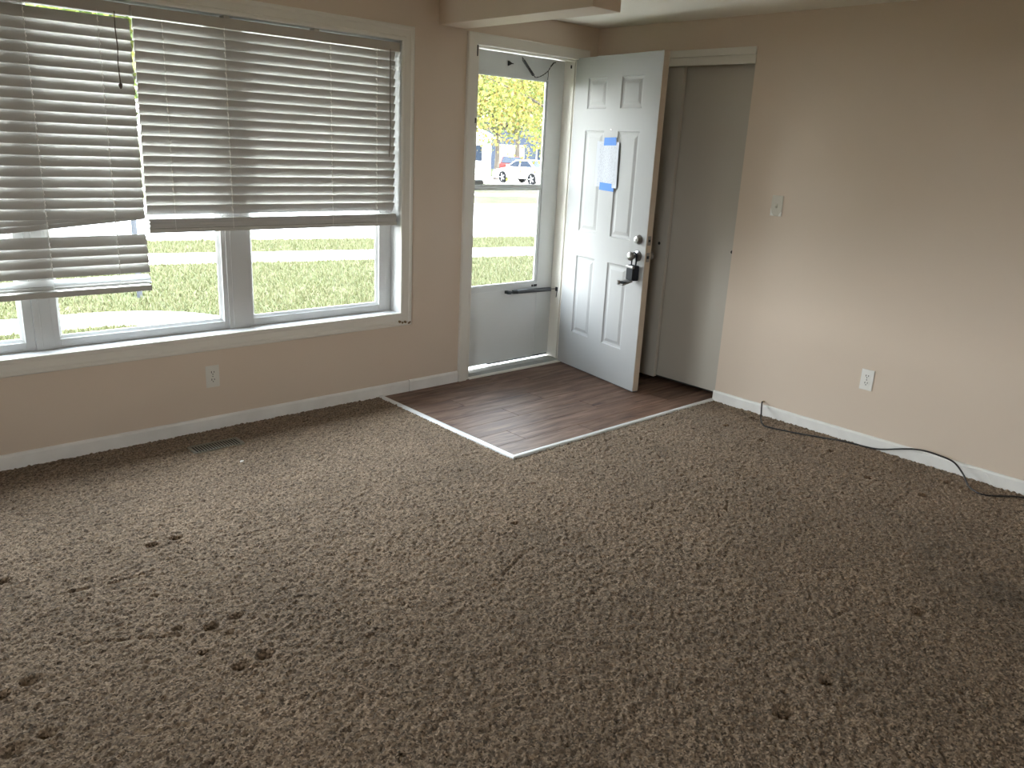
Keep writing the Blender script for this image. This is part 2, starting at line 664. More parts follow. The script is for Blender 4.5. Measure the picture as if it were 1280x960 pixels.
struct(MB().box(XL, 0.11, YB - 0.15, YB, -0.024, ZC).build('wall_back', WALL), 'taupe painted wall behind the viewer', 'wall')
portal('side_portal', (XL - 0.17, (FILLWIN[0] + FILLWIN[1]) / 2, (FILLWIN[2] + FILLWIN[3]) / 2),
       FILLWIN[1] - FILLWIN[0], FILLWIN[3] - FILLWIN[2]).rotation_euler = (math.pi / 2, 0, -math.pi / 2)

struct(MB().box(XL - 0.15, 0.9, YB - 0.15, WT, ZC, ZC + 0.1).build('ceiling', CEIL),
       'off-white painted flat ceiling above the entry and room', 'ceiling')
m = MB()
m.prism([(YB - 0.8, 2.45), (WT + 0.62, 2.45), (WT + 0.62, 2.58), ((YB + WT) / 2, 4.2), (YB - 0.8, 2.58)], 'x', XL - 0.6, 1.6)  # front eave depth chosen to keep high sky off the door and blinds
struct(m.build('roof', ROOF), 'dark shingled roof with eaves deepened for shade above the house', 'roof')

m = MB()
m.prism([(WT, 2.42), (2.0, 2.42), (2.0, 2.52), (WT, 2.72)], 'x', -1.75, 0.55)  # unseen canopy, added to hold sky light off the entry door
struct(m.build('shade_canopy', ROOF), 'unseen shingled canopy added over the front steps to shade the entry door', 'canopy')

struct(MB().box(-1.318, -1.128, -1.162, 0.0, 2.104, ZC).build('ceiling_beam', WALL, bevel=0.003),
       'short taupe boxed beam stub hanging from the ceiling left of the entry door', 'beam')

# carpet: a real height field in the part of the room that the photo sees
VX, VY = -1.695, -1.192                  # corner of the plank floor
step = 0.006
FX0, FY0 = -4.35, -3.85
nx = int(round((0 - FX0) / step)) + 1
ny = int(round((0 - FY0) / step)) + 1
xs = np.linspace(FX0, 0.0, nx)
ys = np.linspace(FY0, 0.0, ny)
X, Y = np.meshgrid(xs, ys)


def lowfreq(cell, amp):
    gx, gy = int((0 - FX0) / cell) + 3, int((0 - FY0) / cell) + 3
    g = rng.standard_normal((gy, gx))
    fx, fy = (X - FX0) / cell, (Y - FY0) / cell
    ix, iy = fx.astype(int), fy.astype(int)
    tx, ty = fx - ix, fy - iy
    tx, ty = tx * tx * (3 - 2 * tx), ty * ty * (3 - 2 * ty)
    return amp * ((g[iy, ix] * (1 - tx) + g[iy, ix + 1] * tx) * (1 - ty) + (g[iy + 1, ix] * (1 - tx) + g[iy + 1, ix + 1] * tx) * ty)


wn_ = rng.standard_normal((ny, nx))
blur = (wn_ + np.roll(wn_, 1, 0) + np.roll(wn_, 1, 1) + np.roll(np.roll(wn_, 1, 0), 1, 1)) / 2.0
H = 0.0015 * wn_ + 0.0012 * blur + lowfreq(0.11, 0.0006) + lowfreq(0.45, 0.0012)
dents = [(-3.392, -1.071, .022), (-3.299, -1.067, .020), (-3.342, -1.694, .021), (-3.428, -1.704, .022), (-3.365, -1.942, .024),
         (-3.442, -1.945, .025), (-3.92, -1.659, .024), (-3.934, -1.909, .02), (-4.014, -1.926, .028), (-3.863, -1.038, .022),
         (-3.399, -1.767, .014), (-3.516, -1.65, .014), (-3.499, -1.819, .013), (-3.989, -1.681, .018), (-1.503, -3.085, .026),
         (-2.36, -3.062, .030), (-2.127, -3.071, .022), (-0.362, -1.54, .018), (-0.108, -1.553, .020), (-0.414, -1.799, .018),
         (-0.247, -2.115, .020), (-0.438, -2.41, .022), (-0.171, -2.681, .018), (-0.429, -2.67, .020), (-2.183, -1.74, .014)]
for dx, dy, r in dents:
    D = ((X - dx) / (r * 1.15)) ** 2 + ((Y - dy) / (r * 0.8)) ** 2
    H -= 0.013 * np.exp(-D ** 2)
    H += 0.0022 * np.exp(-((np.sqrt(D) - 1.5) / 0.4) ** 2)
creases = [(-3.76, -1.225, -3.66, -1.243, .006), (-3.60, -1.262, -3.45, -1.257, .005), (-3.75, -1.56, -3.50, -1.70, .005),
           (-2.20, -1.735, -2.15, -1.745, .006), (-2.5, -2.02, -2.3, -1.94, .006), (-1.35, -2.20, -1.22, -2.12, .006)]
for x0, y0, x1, y1, w in creases:
    L2 = (x1 - x0) ** 2 + (y1 - y0) ** 2
    t = np.clip(((X - x0) * (x1 - x0) + (Y - y0) * (y1 - y0)) / L2, 0, 1)
    D = ((X - x0 - t * (x1 - x0)) ** 2 + (Y - y0 - t * (y1 - y0)) ** 2) / w ** 2
    H -= 0.007 * np.exp(-D)
reg = (X > -2.925) & (X < -2.670) & (Y > -0.288) & (Y < -0.180)
H[reg] = -0.006
H = np.clip(H, -0.018, 0.008)
inside = ~((X > VX + 1e-6) & (Y > VY + 1e-6))
idx = -np.ones((ny, nx), dtype=np.int64)
idx[inside] = np.arange(inside.sum())
co = np.stack([X[inside], Y[inside], H[inside]], 1)
a_, b_, c_, d_ = idx[:-1, :-1], idx[:-1, 1:], idx[1:, 1:], idx[1:, :-1]
ok = (a_ >= 0) & (b_ >= 0) & (c_ >= 0) & (d_ >= 0)
quads = np.stack([a_[ok], b_[ok], c_[ok], d_[ok]], 1)
base = len(co)
extra = np.array([(XL, YB, 0), (FX0, YB, 0), (0, YB, 0), (XL, FY0, 0), (FX0, FY0, 0), (0, FY0, 0), (XL, 0, 0), (FX0, 0, 0)], float)
extra_q = np.array([(0, 1, 4, 3), (1, 2, 5, 4), (3, 4, 7, 6)]) + base
co = np.concatenate([co, extra])
quads = np.concatenate([quads, extra_q])
me = bpy.data.meshes.new('floor')
me.vertices.add(len(co))
me.vertices.foreach_set('co', co.astype(np.float32).ravel())
me.loops.add(quads.size)
me.loops.foreach_set('vertex_index', quads.astype(np.int32).ravel())
me.polygons.add(len(quads))
me.polygons.foreach_set('loop_start', np.arange(0, quads.size, 4, dtype=np.int32))
me.polygons.foreach_set('loop_total', np.full(len(quads), 4, dtype=np.int32))
me.polygons.foreach_set('use_smooth', np.ones(len(quads), dtype=bool))
me.update(calc_edges=True)
me.materials.append(CARPET)
floor = bpy.data.objects.new('floor', me)
COL.objects.link(floor)
struct(floor, 'mottled brown wall-to-wall carpet with furniture dents', 'carpet')

# entry floor of wood-look planks, running along the window wall
vinyl = MB().box(VX, 0.80, VY, 0.02, -0.024, -0.005).build('floor', FOUND)
struct(vinyl, 'dark brown wood-look plank floor in front of the entry door', 'floor')
PW = 0.151
r_i = 0
yy = VY + 0.005
plank_cache = {}
while yy < 0.012:
    y1 = min(yy + PW, 0.02)
    xx = VX + 0.005
    first = [0.62, 0.22, 0.95, 0.45, 0.80, 0.30, 1.02, 0.55][r_i % 8]
    ln = first
    while xx < 0.12:
        x1 = min(xx + ln, 0.13)
        key = (round(x1 - xx, 4), round(y1 - yy, 4))
        if key not in plank_cache:
            hx, hy = (x1 - xx) / 2 - 0.0006, (y1 - yy) / 2 - 0.0006
            b = 0.0012
            q = MB()
            q.add([(-hx, -hy, -0.005), (hx, -hy, -0.005), (hx, hy, -0.005), (-hx, hy, -0.005),
                   (-hx, -hy, -0.001), (hx, -hy, -0.001), (hx, hy, -0.001), (-hx, hy, -0.001),
                   (-hx + b, -hy + b, 0), (hx - b, -hy + b, 0), (hx - b, hy - b, 0), (-hx + b, hy - b, 0)],
                  [(0, 3, 2, 1), (8, 9, 10, 11)] + [(i, (i + 1) % 4, (i + 1) % 4 + 4, i + 4) for i in range(4)]
                  + [(i + 4, (i + 1) % 4 + 4, (i + 1) % 4 + 8, i + 8) for i in range(4)])
            pm = q.mesh('plank')
            pm.materials.append(PLANK)
            plank_cache[key] = pm
        inst('plank', plank_cache[key], vinyl, ((xx + x1) / 2, (yy + y1) / 2, 0))
        xx = x1
        ln = 1.22
    yy = y1
    r_i += 1


def strip_mesh(name, along, a, b, c, w=0.034, mitre=1):
    # low rounded strip, mitred where the two meet
    prof = [(-w / 2, -0.006), (-w / 2, 0.004), (-w * 0.3, 0.0085), (0, 0.0098), (w * 0.3, 0.0085), (w / 2, 0.004), (w / 2, -0.006)]
    mb = MB()
    vs = []
    for t, s in ((a, 0), (b, 1)):
        for o, z in prof:
            off = o * mitre if s else 0
            vs.append((t + off, c + o, z) if along == 'x' else (c + o, t + off, z))
    n = len(prof)
    fs = [(i, (i + 1) % n, (i + 1) % n + n, i + n) for i in range(n)] + [tuple(range(n - 1, -1, -1)), tuple(range(n, 2 * n))]
    mb.add(vs, fs)
    return mb.build(name, STRIP)


struct(strip_mesh('trim_1', 'y', -0.012, VY - 0.006, VX - 0.006, mitre=1),
       'pale metal transition strip between carpet and planks, running out from the window wall', 'floor strip')
struct(strip_mesh('trim_2', 'x', 0.0, VX - 0.006, VY - 0.006, mitre=1),
       'pale metal transition strip between carpet and planks, ending at the closet', 'floor strip')


# baseboards
def baseboard(name, along, a, b, face, sign, h, t, label):
    prof = [(0, -0.01), (t, -0.01), (t, h - 0.012), (t * 0.75, h - 0.004), (t * 0.4, h), (0, h)]
    poly = [(face + sign * d, z) for d, z in prof]
    mb = MB()
    mb.prism(poly, along, a, b)
    return struct(mb.build(name, BASE, bevel=0.0015), label, 'baseboard')


baseboard('baseboard_front', 'x', XL, -1.497, 0, -1, 0.070, 0.013, 'long white baseboard under the large window')
baseboard('baseboard_front', 'x', -1.494, -1.118, 0, -1, 0.072, 0.014, 'short white baseboard piece left of the entry door')
baseboard('baseboard_right', 'y', YB, -1.200, 0, -1, 0.066, 0.013, 'white baseboard along the beige right wall under the outlet')

# ------------------------------------------------------------------ window
FRONT = -1.0


def frame4(x0, x1, z0, z1, prof, y=0.0, bottom=True):
    """mitred casing around a rectangle on the plane y; prof=[(out, proud)]"""
    mb = MB()
    if bottom:
        corners = [((x0, z0), (-1, -1)), ((x0, z1), (-1, 1)), ((x1, z1), (1, 1)), ((x1, z0), (1, -1))]
    else:
        corners = [((x0, z0), (-1, 0)), ((x0, z1), (-1, 1)), ((x1, z1), (1, 1)), ((x1, z0), (1, 0))]
    n = len(prof)
    vs = []
    for (cx, cz), (sx, sz) in corners:
        for o, d in prof:
            vs.append((cx + sx * o, y - d, cz + sz * o))
    fs = []
    rng_ = 4 if bottom else 3
    for c in range(rng_):
        e = (c + 1) % 4
        for i in range(n):
            j = (i + 1) % n
            fs.append((c * n + i, c * n + j, e * n + j, e * n + i))
    if not bottom:
        fs.append(tuple(range(n)))
        fs.append(tuple(range(3 * n, 4 * n)))
    mb.add(vs, fs)
    return mb


win = empty('window_1', ((WX0 + WX1) / 2, 0, WZ0))
struct(win, 'wide white three-part window with trim, half covered by blinds', 'window')
prof = [(0.0, -0.004), (0.0, 0.014), (0.006, 0.017), (0.018, 0.017), (0.022, 0.012), (0.053, 0.014), (0.060, 0.020), (0.072, 0.020), (0.078, 0.014), (0.078, -0.004)]
frame4(WX0, WX1, WZ0, WZ1, prof).build('casing', TRIM, win)
m = MB()
m.box(WX0 - 0.02, WX0, 0.0, WT, WZ0 - 0.02, WZ1 + 0.02)
m.box(WX1, WX1 + 0.02, 0.0, WT, WZ0 - 0.02, WZ1 + 0.02)
m.box(WX0, WX1, 0.0, WT, WZ1, WZ1 + 0.02)
m.build('jamb', VINYLW, win)
MB().box(WX0, WX1, 0.0, WT + 0.03, WZ0 - 0.02, WZ0).build('sill', VINYLW, win, bevel=0.002)
# outer frame strips against the jambs
m = MB()
m.box(WX0, WX0 + 0.040, 0.092, WT - 0.01, WZ0, WZ1)
m.box(WX1 - 0.040, WX1, 0.092, WT - 0.01, WZ0, WZ1)
m.box(WX0 + 0.04, WX1 - 0.04, 0.092, WT - 0.01, WZ0, WZ0 + 0.012)
m.box(WX0 + 0.04, WX1 - 0.04, 0.092, WT - 0.01, WZ1 - 0.012, WZ1)
m.build('outer_frame', VINYLW, win, bevel=0.002)
for x0, x1 in ((-2.578, -2.445), (-3.468, -3.380)):
    m = MB()
    m.box(x0 + 0.012, x1 - 0.004, 0.080, WT - 0.01, WZ0, WZ1)
    m.box(x0 + 0.036, x0 + 0.040, 0.078, 0.081, WZ0, WZ1)
    m.build('mullion', VINYLW, win, bevel=0.002)
for (x0, x1, px0, px1) in ((-2.449, -1.603, -2.421, -1.660), (-3.384, -2.566, -3.346, -2.598), (-4.295, -3.456, -4.245, -3.505)):
    pz0, pz1 = 0.548, 1.950
    z0, z1 = WZ0 + 0.010, WZ1 - 0.010
    m = MB()
    m.box(x0, px0 - 0.010, 0.088, 0.135, z0, z1)
    m.box(px1 + 0.010, x1, 0.088, 0.135, z0, z1)
    m.box(px0 - 0.010, px1 + 0.010, 0.088, 0.135, z0, pz0 - 0.010)
    m.box(px0 - 0.010, px1 + 0.010, 0.088, 0.135, pz1 + 0.010, z1)
    sash = m.build('sash', VINYLW, win, bevel=0.002)
    bead = frame4(px0 + 0.004, px1 - 0.004, pz0 + 0.004, pz1 - 0.004, [(0.0, 0.0), (0.0, 0.006), (0.014, 0.020), (0.014, 0.0)], y=0.115)
    bead.build('glazing_bead', VINYLW, sash)
    MB().box(px0 - 0.004, px1 + 0.004, 0.117, 0.121, pz0 - 0.004, pz1 + 0.004).build('pane', GLASS, sash)
# chipped paint at the lower right corner of the trim
m = MB()
for cx, cz, r in ((-1.575, 0.446, 0.011), (-1.556, 0.439, 0.009), (-1.535, 0.441, 0.010), (-1.512, 0.432, 0.008), (-1.503, 0.437, 0.007)):
    pts = [(cx + r * random.uniform(.6, 1.2) * math.cos(a), cz + r * random.uniform(.5, 1.0) * math.sin(a)) for a in [k * math.pi / 4 for k in range(8)]]
    m.prism(pts, 'y', -0.0208, -0.0135)
m.build('paint_chip', CHIP, win)


# ------------------------------------------------------------------ blinds
def slat_mesh(name, length, width=0.0495, thick=0.0028, crown=0.0035):
    mb = MB()
    k = 6
    top, bot = [], []
    for i in range(k + 1):
        u = -0.5 + i / k
        z = crown * (1 - (2 * u) ** 2)
        top.append((u * width, z + thick / 2))
        bot.append((u * width, z - thick / 2))
    poly = top + bot[::-1]
    mb.prism(poly, 'x', -length / 2, length / 2)
    me_ = mb.mesh(name, smooth=True)
    try:
        me_.set_sharp_from_angle(angle=0.7)
    except Exception:
        pass
    me_.materials.append(SLAT)
    return me_


SY = 0.036
# right blind: top edges lean into the room
bx0, bx1 = -2.952, -1.588
rb = empty('window_blind', ((bx0 + bx1) / 2, SY, 1.009))
tag(rb, 'white slatted blind over the right two thirds of the window, drawn up higher', 'blind')
sm = slat_mesh('slat', bx1 - bx0)
tilt = math.radians(114)
for k in range(19):
    zc_ = 1.909 - 0.0443 * k
    s = inst('slat', sm, rb, (0.0 + random.uniform(-.001, .001), 0, zc_ - 1.009), (tilt + random.uniform(-.03, .03), random.uniform(-.0006, .0006), 0))
st = slat_mesh('slat', bx1 - bx0, thick=0.0082, crown=0.0008)
for k in range(5):
    inst('slat', st, rb, (0.004 if k % 2 else 0.0, random.uniform(-.002, .002), 0.0250 + 0.0085 * k), (random.uniform(-.008, .008), 0, 0))
MB().box(bx0, bx1 + 0.008, SY - 0.025, SY + 0.025, 1.008, 1.029).build('bottom_rail', RAILB, rb, bevel=0.003)
MB().box(bx0 - 0.006, WX1 - 0.004, 0.008, 0.064, 1.936, 1.981).build('headrail', RAIL, rb, bevel=0.002)
for lx in (-2.832, -2.550, -1.994, -1.716):
    m = MB()
    for oy in (-0.0275, 0.0275):
        m.tube([(lx, SY + oy, 1.945), (lx, SY + oy * 0.92, 1.5), (lx, SY + oy, 1.02)], 0.0008, 5)
    m.build('ladder_cord', CORD, rb)
    m = MB()
    for k in range(19):
        z = 1.909 - 0.0443 * k
        m.tube([(lx + 0.002, SY - 0.014, z + 0.012), (lx - 0.001, SY - 0.0285, z + 0.004), (lx + 0.001, SY - 0.026, z - 0.009)], 0.0026, 5)
    m.build('cord_knot', CORD, rb)['kind'] = 'stuff'
MB().tube([(-1.635, 0.004, 1.945), (-1.6352, 0.003, 1.66), (-1.632, 0.004, 1.46), (-1.640, 0.004, 1.40), (-1.6405, 0.004, 1.385)], 0.0028, 6).build('tilt_wand', WAND, rb)
for lx in (-2.535, -2.07):
    MB().box(lx - 0.014, lx + 0.014, 0.010, 0.060, 1.981, 1.993).build('bracket', RAIL, rb, bevel=0.001)

# left blind: bottom edges lean into the room; the lower part has slipped and left a gap
lx0, lx1 = -4.325, -2.963
lb = empty('window_blind', ((lx0 + lx1) / 2, SY, 0.742))
tag(lb, 'white slatted blind at the left of the window, hanging lower with a broken gap', 'blind')
sm2 = slat_mesh('slat', lx1 - lx0)
tilt2 = math.radians(67)
for k in range(-1, 18):
    zc_ = 1.8595 - 0.0445 * k
    inst('slat', sm2, lb, (random.uniform(-.0015, .0015), 0, zc_ - 0.742), (tilt2 + random.uniform(-.04, .04), random.uniform(-.0008, .0008), 0))
# the two sagging slats: right end stays up, left end drops
for zr, slope, tl in ((1.105, 0.053, 64), (1.094, 0.086, 58)):
    half = (lx1 - lx0) / 2
    inst('slat', sm2, lb, (0, 0.006, zr - slope * half - 0.742), (math.radians(tl), -math.atan(slope), 0))
for k, zb_ in enumerate((0.958, 0.916, 0.872, 0.828)):
    inst('slat', sm2, lb, (0.001 * k, 0, zb_ + 0.0215 - 0.742), (math.radians(64 if k else 67), random.uniform(-.002, .002), 0))
inst('slat', sm2, lb, (0.002, 0.004, 0.802 - 0.742), (math.radians(24), 0, 0))
inst('slat', sm2, lb, (0.003, 0.002, 0.783 - 0.742), (math.radians(14), 0, 0))
MB().box(lx0, lx1 + 0.002, SY - 0.026, SY + 0.024, 0.742, 0.768).build('bottom_rail', RAILB, lb, bevel=0.003)
MB().box(WX0 + 0.004, lx1 - 0.004, 0.008, 0.064, 1.936, 1.981).build('headrail', RAIL, lb, bevel=0.002)
for lx in (-3.099, -3.376, -4.12):
    m = MB()
    for oy in (-0.0275, 0.0275):
        m.tube([(lx, SY + oy, 1.945), (lx, SY + oy * 0.92, 1.4), (lx, SY + oy, 0.77)], 0.0008, 5)
    m.build('ladder_cord', CORD, lb)
    m = MB()
    for k in range(-1, 23):
        z = 1.8595 - 0.0445 * k
        m.tube([(lx + 0.002, SY - 0.026, z + 0.012), (lx - 0.001, SY - 0.0295, z + 0.003), (lx + 0.003, SY - 0.027, z - 0.009)], 0.0026, 5)
    m.build('cord_knot', CORD, lb)['kind'] = 'stuff'
m = MB()
m.tube([(-3.032, 0.000, 1.945), (-3.034, -0.002, 1.88), (-3.030, -0.002, 1.80), (-3.034, -0.002, 1.74), (-3.031, -0.002, 1.655)], 0.0024, 6)
lc = m.build('pull_cord', CORDD, lb, smooth=True)
MB().lathe((-3.031, -0.002, 1.660), (0, 0, -1), [(0, 0.003), (0.006, 0.0075), (0.013, 0.0085), (0.020, 0.006), (0.026, 0.002)], 10).build('tassel', CORDD, lc, smooth=True)
for lx in (-3.45, -4.2):
    MB().box(lx - 0.014, lx + 0.014, 0.010, 0.060, 1.981, 1.993).build('bracket', RAIL, lb, bevel=0.001)

# ------------------------------------------------------------------ entry doorway, storm door, entry door
df = empty('door_1', (-0.59, 0, 0))
struct(df, 'white casing, jambs and metal threshold of the entry doorway', 'door frame')
JL, JR, JT = -1.022, -0.150, 2.036
cprof = [(0.0, -0.004), (0.0, 0.012), (0.004, 0.016), (0.060, 0.018), (0.066, 0.014), (0.068, -0.004)]
frame4(-1.046, -0.156, -0.01, 2.030, cprof, bottom=False).build('casing', TRIM, df)
m = MB()
m.box(DX0, JL, -0.004, WT + 0.02, -0.01, JT)
m.box(JL, JL + 0.012, 0.052, 0.075, -0.005, JT)
m.build('jamb', TRIM, df, bevel=0.002)
m = MB()
m.box(JR, DX1, -0.002, WT + 0.02, -0.01, JT)
m.box(JR - 0.010, JR, 0.052, 0.075, -0.005, JT)
m.build('jamb', TRIM, df, bevel=0.002)
m = MB()
m.box(DX0, DX1, -0.004, WT + 0.02, JT, DZ1)
m.box(JL, JR, 0.052, 0.075, JT - 0.010, JT)
m.build('head_jamb', TRIM, df, bevel=0.002)
m = MB()
m.prism([(-0.010, -0.004), (0.0, 0.006), (0.055, 0.009), (0.062, 0.013), (0.145, 0.009), (0.16, 0.003), (0.24, -0.004), (0.24, -0.02), (-0.010, -0.02)], 'x', JL, JR)
m.build('threshold', mat('threshold_aluminium', (0.30, 0.31, 0.30), 0.5, var=(20, 0.5, (0.22, 0.22, 0.21))), df)
MB().box(JL, JR, -0.016, 0.012, -0.006, 0.010).build('threshold_nosing', TRIM, df, bevel=0.003)
for zz, hh in ((1.998, 0.060), (1.61, 0.03)):
    MB().box(JL - 0.026, JL - 0.021, -0.0195, 0.0, zz - hh / 2, zz + hh / 2).build('strike_plate', DARKM, df, bevel=0.001)
MB().box(JR - 0.004, JR, 0.085, 0.095, 1.985, 2.005).build('strike_plate', DARKM, df)

sd = empty('door_2', (-0.586, 0.165, 0.0))
struct(sd, 'grey-white aluminium storm door with two stacked glass panes', 'door')
SF, SB = 0.150, 0.182
sx0, sx1, gx0, gx1 = JL + 0.002, JR - 0.003, -0.978, -0.299
m = MB()
m.box(sx0, gx0, SF, SB, 0.030, 2.031)
m.build('stile', STORM, sd, bevel=0.002)
m = MB()
m.box(gx1, sx1, SF, SB, 0.030, 2.031)
m.build('stile', STORM, sd, bevel=0.002)
MB().box(gx0, gx1, SF, SB, 1.893, 2.031).build('top_rail', STORM, sd, bevel=0.002)
MB().box(gx0, gx1, SF + 0.002, SB - 0.002, 0.027, 0.530).build('kick_panel', KICK, sd)
MB().box(gx0, gx1, SF - 0.001, SB, 0.528, 0.566).build('lower_rail', STORM, sd, bevel=0.002)
MB().box(gx0, gx1, SF + 0.004, SB - 0.004, 1.199, 1.222).build('meeting_bar', STORM, sd, bevel=0.002)
MB().box(-0.72, sx1, SF + 0.008, SB - 0.008, 0.0165, 0.032).build('door_sweep', GUN, sd)
m = MB()
m.box(gx0, sx1 - 0.14, SF - 0.003, SF + 0.001, 1.920, 1.924)
m.box(gx0, sx1 - 0.14, SF - 0.003, SF + 0.001, 1.893, 1.897)
m.build('rail_groove', STORM, sd)
for z0, z1, off in ((1.222, 1.893, 0.0), (0.566, 1.199, 0.012)):
    fr = frame4(gx0 + 0.018 - off * 0, gx1 - 0.018 - off, z0 + 0.010, z1 - 0.006, [(0.0, 0.0), (0.0, 0.010), (0.012, 0.012), (0.020 + off, 0.004), (0.020 + off, 0.0)], y=SF + 0.012)
    ins = fr.build('glass_insert', STORM, sd)
    MB().box(gx0, gx1, SF + 0.014, SF + 0.017, z0, z1).build('pane', GLASS, ins)
for cx in (-0.965, -0.938, -0.345, -0.325, -0.308):
    MB().box(cx - 0.006, cx + 0.006, SF - 0.006, SF, 0.535, 0.549).build('retainer_clip', DARKM, sd)
# latch handle on the left end of the bar
m = MB()
m.lathe((-0.978, SF - 0.025, 1.244), (1, 0, 0), [(0, 0.018), (0.118, 0.018), (0.122, 0.014), (0.1222, 0.008), (0.116, 0.007)], 16)
m.box(-0.965, -0.92, SF - 0.02, SF + 0.004, 1.232, 1.254)
m.build('latch_handle', mat('handle_grey', (0.22, 0.225, 0.235), 0.45), sd, smooth=True)
# pneumatic closer low on the door
cl_y = SF - 0.030
m = MB()
m.lathe((-0.518, cl_y, 0.516), (0.330, 0, -0.008), [(0, 0.010), (0.004, 0.0145), (0.318, 0.0145), (0.322, 0.009)], 14)
closer = m.build('closer_tube', GUN, sd, smooth=True)
m = MB()
m.tube([(-0.585, cl_y, 0.515), (-0.515, cl_y, 0.516)], 0.0075, 8)
m.box(-0.600, -0.575, cl_y - 0.012, SF, 0.506, 0.525)
m.box(-0.55, -0.518, cl_y - 0.011, cl_y + 0.011, 0.505, 0.527)
m.build('closer_bracket', DARKM, sd)
MB().box(-0.199, -0.189, cl_y - 0.010, cl_y + 0.010, 0.494, 0.522).build('closer_clip', STEEL, sd, bevel=0.001)
m = MB()
m.tube([(-0.190, cl_y, 0.509), (-0.152, cl_y - 0.01, 0.509)], 0.004, 6)
m.build('closer_rod', STEEL, sd)
m = MB()
m.box(JR - 0.008, JR, 0.072, 0.102, 0.496, 0.524)
m.tube([(JR - 0.004, 0.088, 0.496), (JR - 0.005, 0.090, 0.46), (JR - 0.004, 0.093, 0.452)], 0.003, 6)
m.build('jamb_bracket', DARKM, df)
# wind chain with its damping spring
cy_ = SF - 0.018
m = MB()
p0, p1 = Vector((-0.548, cy_, 2.003)), Vector((-0.452, cy_, 1.917))
pts = []
for i in range(161):
    t = i / 160
    c = p0.lerp(p1, t)
    a = t * 16 * 2 * math.pi
    side = Vector((0.66, 0, 0.75))
    pts.append(c + side * 0.0068 * math.cos(a) + Vector((0, 1, 0)) * 0.0068 * math.sin(a))
m.tube(pts, 0.0026, 5)
m.tube([(-0.556, cy_, 2.016), (-0.552, cy_, 2.006), p0], 0.003, 5)
m.build('chain_spring', DARKM, sd, smooth=True)
m = MB()
path = [p1, Vector((-0.432, cy_, 1.905)), Vector((-0.40, cy_, 1.912)), Vector((-0.36, cy_, 1.930)), Vector((-0.322, cy_, 1.955)),
        Vector((-0.300, cy_, 1.985)), Vector((-0.275, cy_, 2.010)), Vector((-0.256, cy_, 2.013))]
for i in range(len(path) - 1):
    a, b = path[i], path[i + 1]
    nl = max(2, int((b - a).length / 0.010))
    for j in range(nl):
        q0, q1 = a.lerp(b, j / nl), a.lerp(b, (j + 0.8) / nl)
        m.tube([q0, q1], 0.0034 if (j % 2) else 0.0022, 5)
m.tube([path[4], path[4] + Vector((0.002, 0, -0.03)), path[4] + Vector((-0.001, 0, -0.055))], 0.002, 5)
m.tube([path[5], path[6]], 0.0042, 6)
m.build('wind_chain', DARKM, sd)
m = MB()
m.prism([(-0.662, 1.986), (-0.662, 1.956), (-0.636, 1.968), (-0.622, 1.969), (-0.622, 1.974), (-0.636, 1.975)], 'y', SF - 0.012, SF)
m.build('chain_bracket', DARKM, sd, bevel=0.001)

# the entry door itself: local x along the leaf, local y into its thickness
TH = -1.744088
HX, HY = -0.1892, 0.0052
DW, DH, DT = 0.8322, 2.03, 0.044
ed = empty('door_3', (HX, HY, 0.010), TH)
struct(ed, 'white six-panel entry door standing open into the room', 'door')
cols_ = [(0.142, 0.338), (0.478, 0.680)]
rows_ = [(0.240, 0.775), (0.938, 1.585), (1.718, 1.904)]


def skin(mb, y, xs_, zs_, holes):
    for i in range(len(xs_) - 1):
        for j in range(len(zs_) - 1):
            if (i, j) in holes:
                continue
            mb.add([(xs_[i], y, zs_[j]), (xs_[i + 1], y, zs_[j]), (xs_[i + 1], y, zs_[j + 1]), (xs_[i], y, zs_[j + 1])], [(0, 1, 2, 3)])


xs_ = [0, cols_[0][0], cols_[0][1], cols_[1][0], cols_[1][1], DW]
zs_ = [0, rows_[0][0], rows_[0][1], rows_[1][0], rows_[1][1], rows_[2][0], rows_[2][1], DH]
holes = {(i, j) for i in (1, 3) for j in (1, 3, 5)}
mb = MB()
skin(mb, 0.0, xs_, zs_, holes)
skin(mb, DT, xs_, zs_, holes)
mb.add([(0, 0, 0), (DW, 0, 0), (DW, DT, 0), (0, DT, 0)], [(0, 1, 2, 3)])
mb.add([(0, 0, DH), (DW, 0, DH), (DW, DT, DH), (0, DT, DH)], [(0, 1, 2, 3)])
mb.add([(0, 0, 0), (0, DT, 0), (0, DT, DH), (0, 0, DH)], [(0, 1, 2, 3)])
slab = mb.build('slab', DOORW, ed, local=True)
MB().box(DW - 0.0005, DW + 0.0015, 0.0012, DT - 0.0012, 0.001, DH - 0.001).build('edge_strip', DOOREDGE, ed, local=True)
for ci, (x0, x1) in enumerate(cols_):
    for z0, z1 in rows_:
        mb = MB()
        for s, yb in ((1, 0.0), (-1, DT)):
            rings = [(0, 0.0), (0.006, 0.006), (0.016, 0.0085), (0.022, 0.0085), (0.040, 0.003), (0.042, 0.0025)]
            vs, fs = [], []
            for o, d in rings:
                yv = yb + s * d
                vs += [(x0 + o, yv, z0 + o), (x1 - o, yv, z0 + o), (x1 - o, yv, z1 - o), (x0 + o, yv, z1 - o)]
            for r in range(len(rings) - 1):
                for i in range(4):
                    a, b = r * 4 + i, r * 4 + (i + 1) % 4
                    fs.append((a, b, b + 4, a + 4))
            k = (len(rings) - 1) * 4
            fs.append((k, k + 1, k + 2, k + 3))
            mb.add(vs, fs)
        mb.build('panel', DOORW, ed, local=True)
zk, zd_, xk = 0.854, 0.954, 0.766
m = MB()
m.lathe((xk, 0, zd_), (0, -1, 0), [(0, 0.030), (0.006, 0.029), (0.016, 0.022), (0.026, 0.020), (0.028, 0.012)], 22)
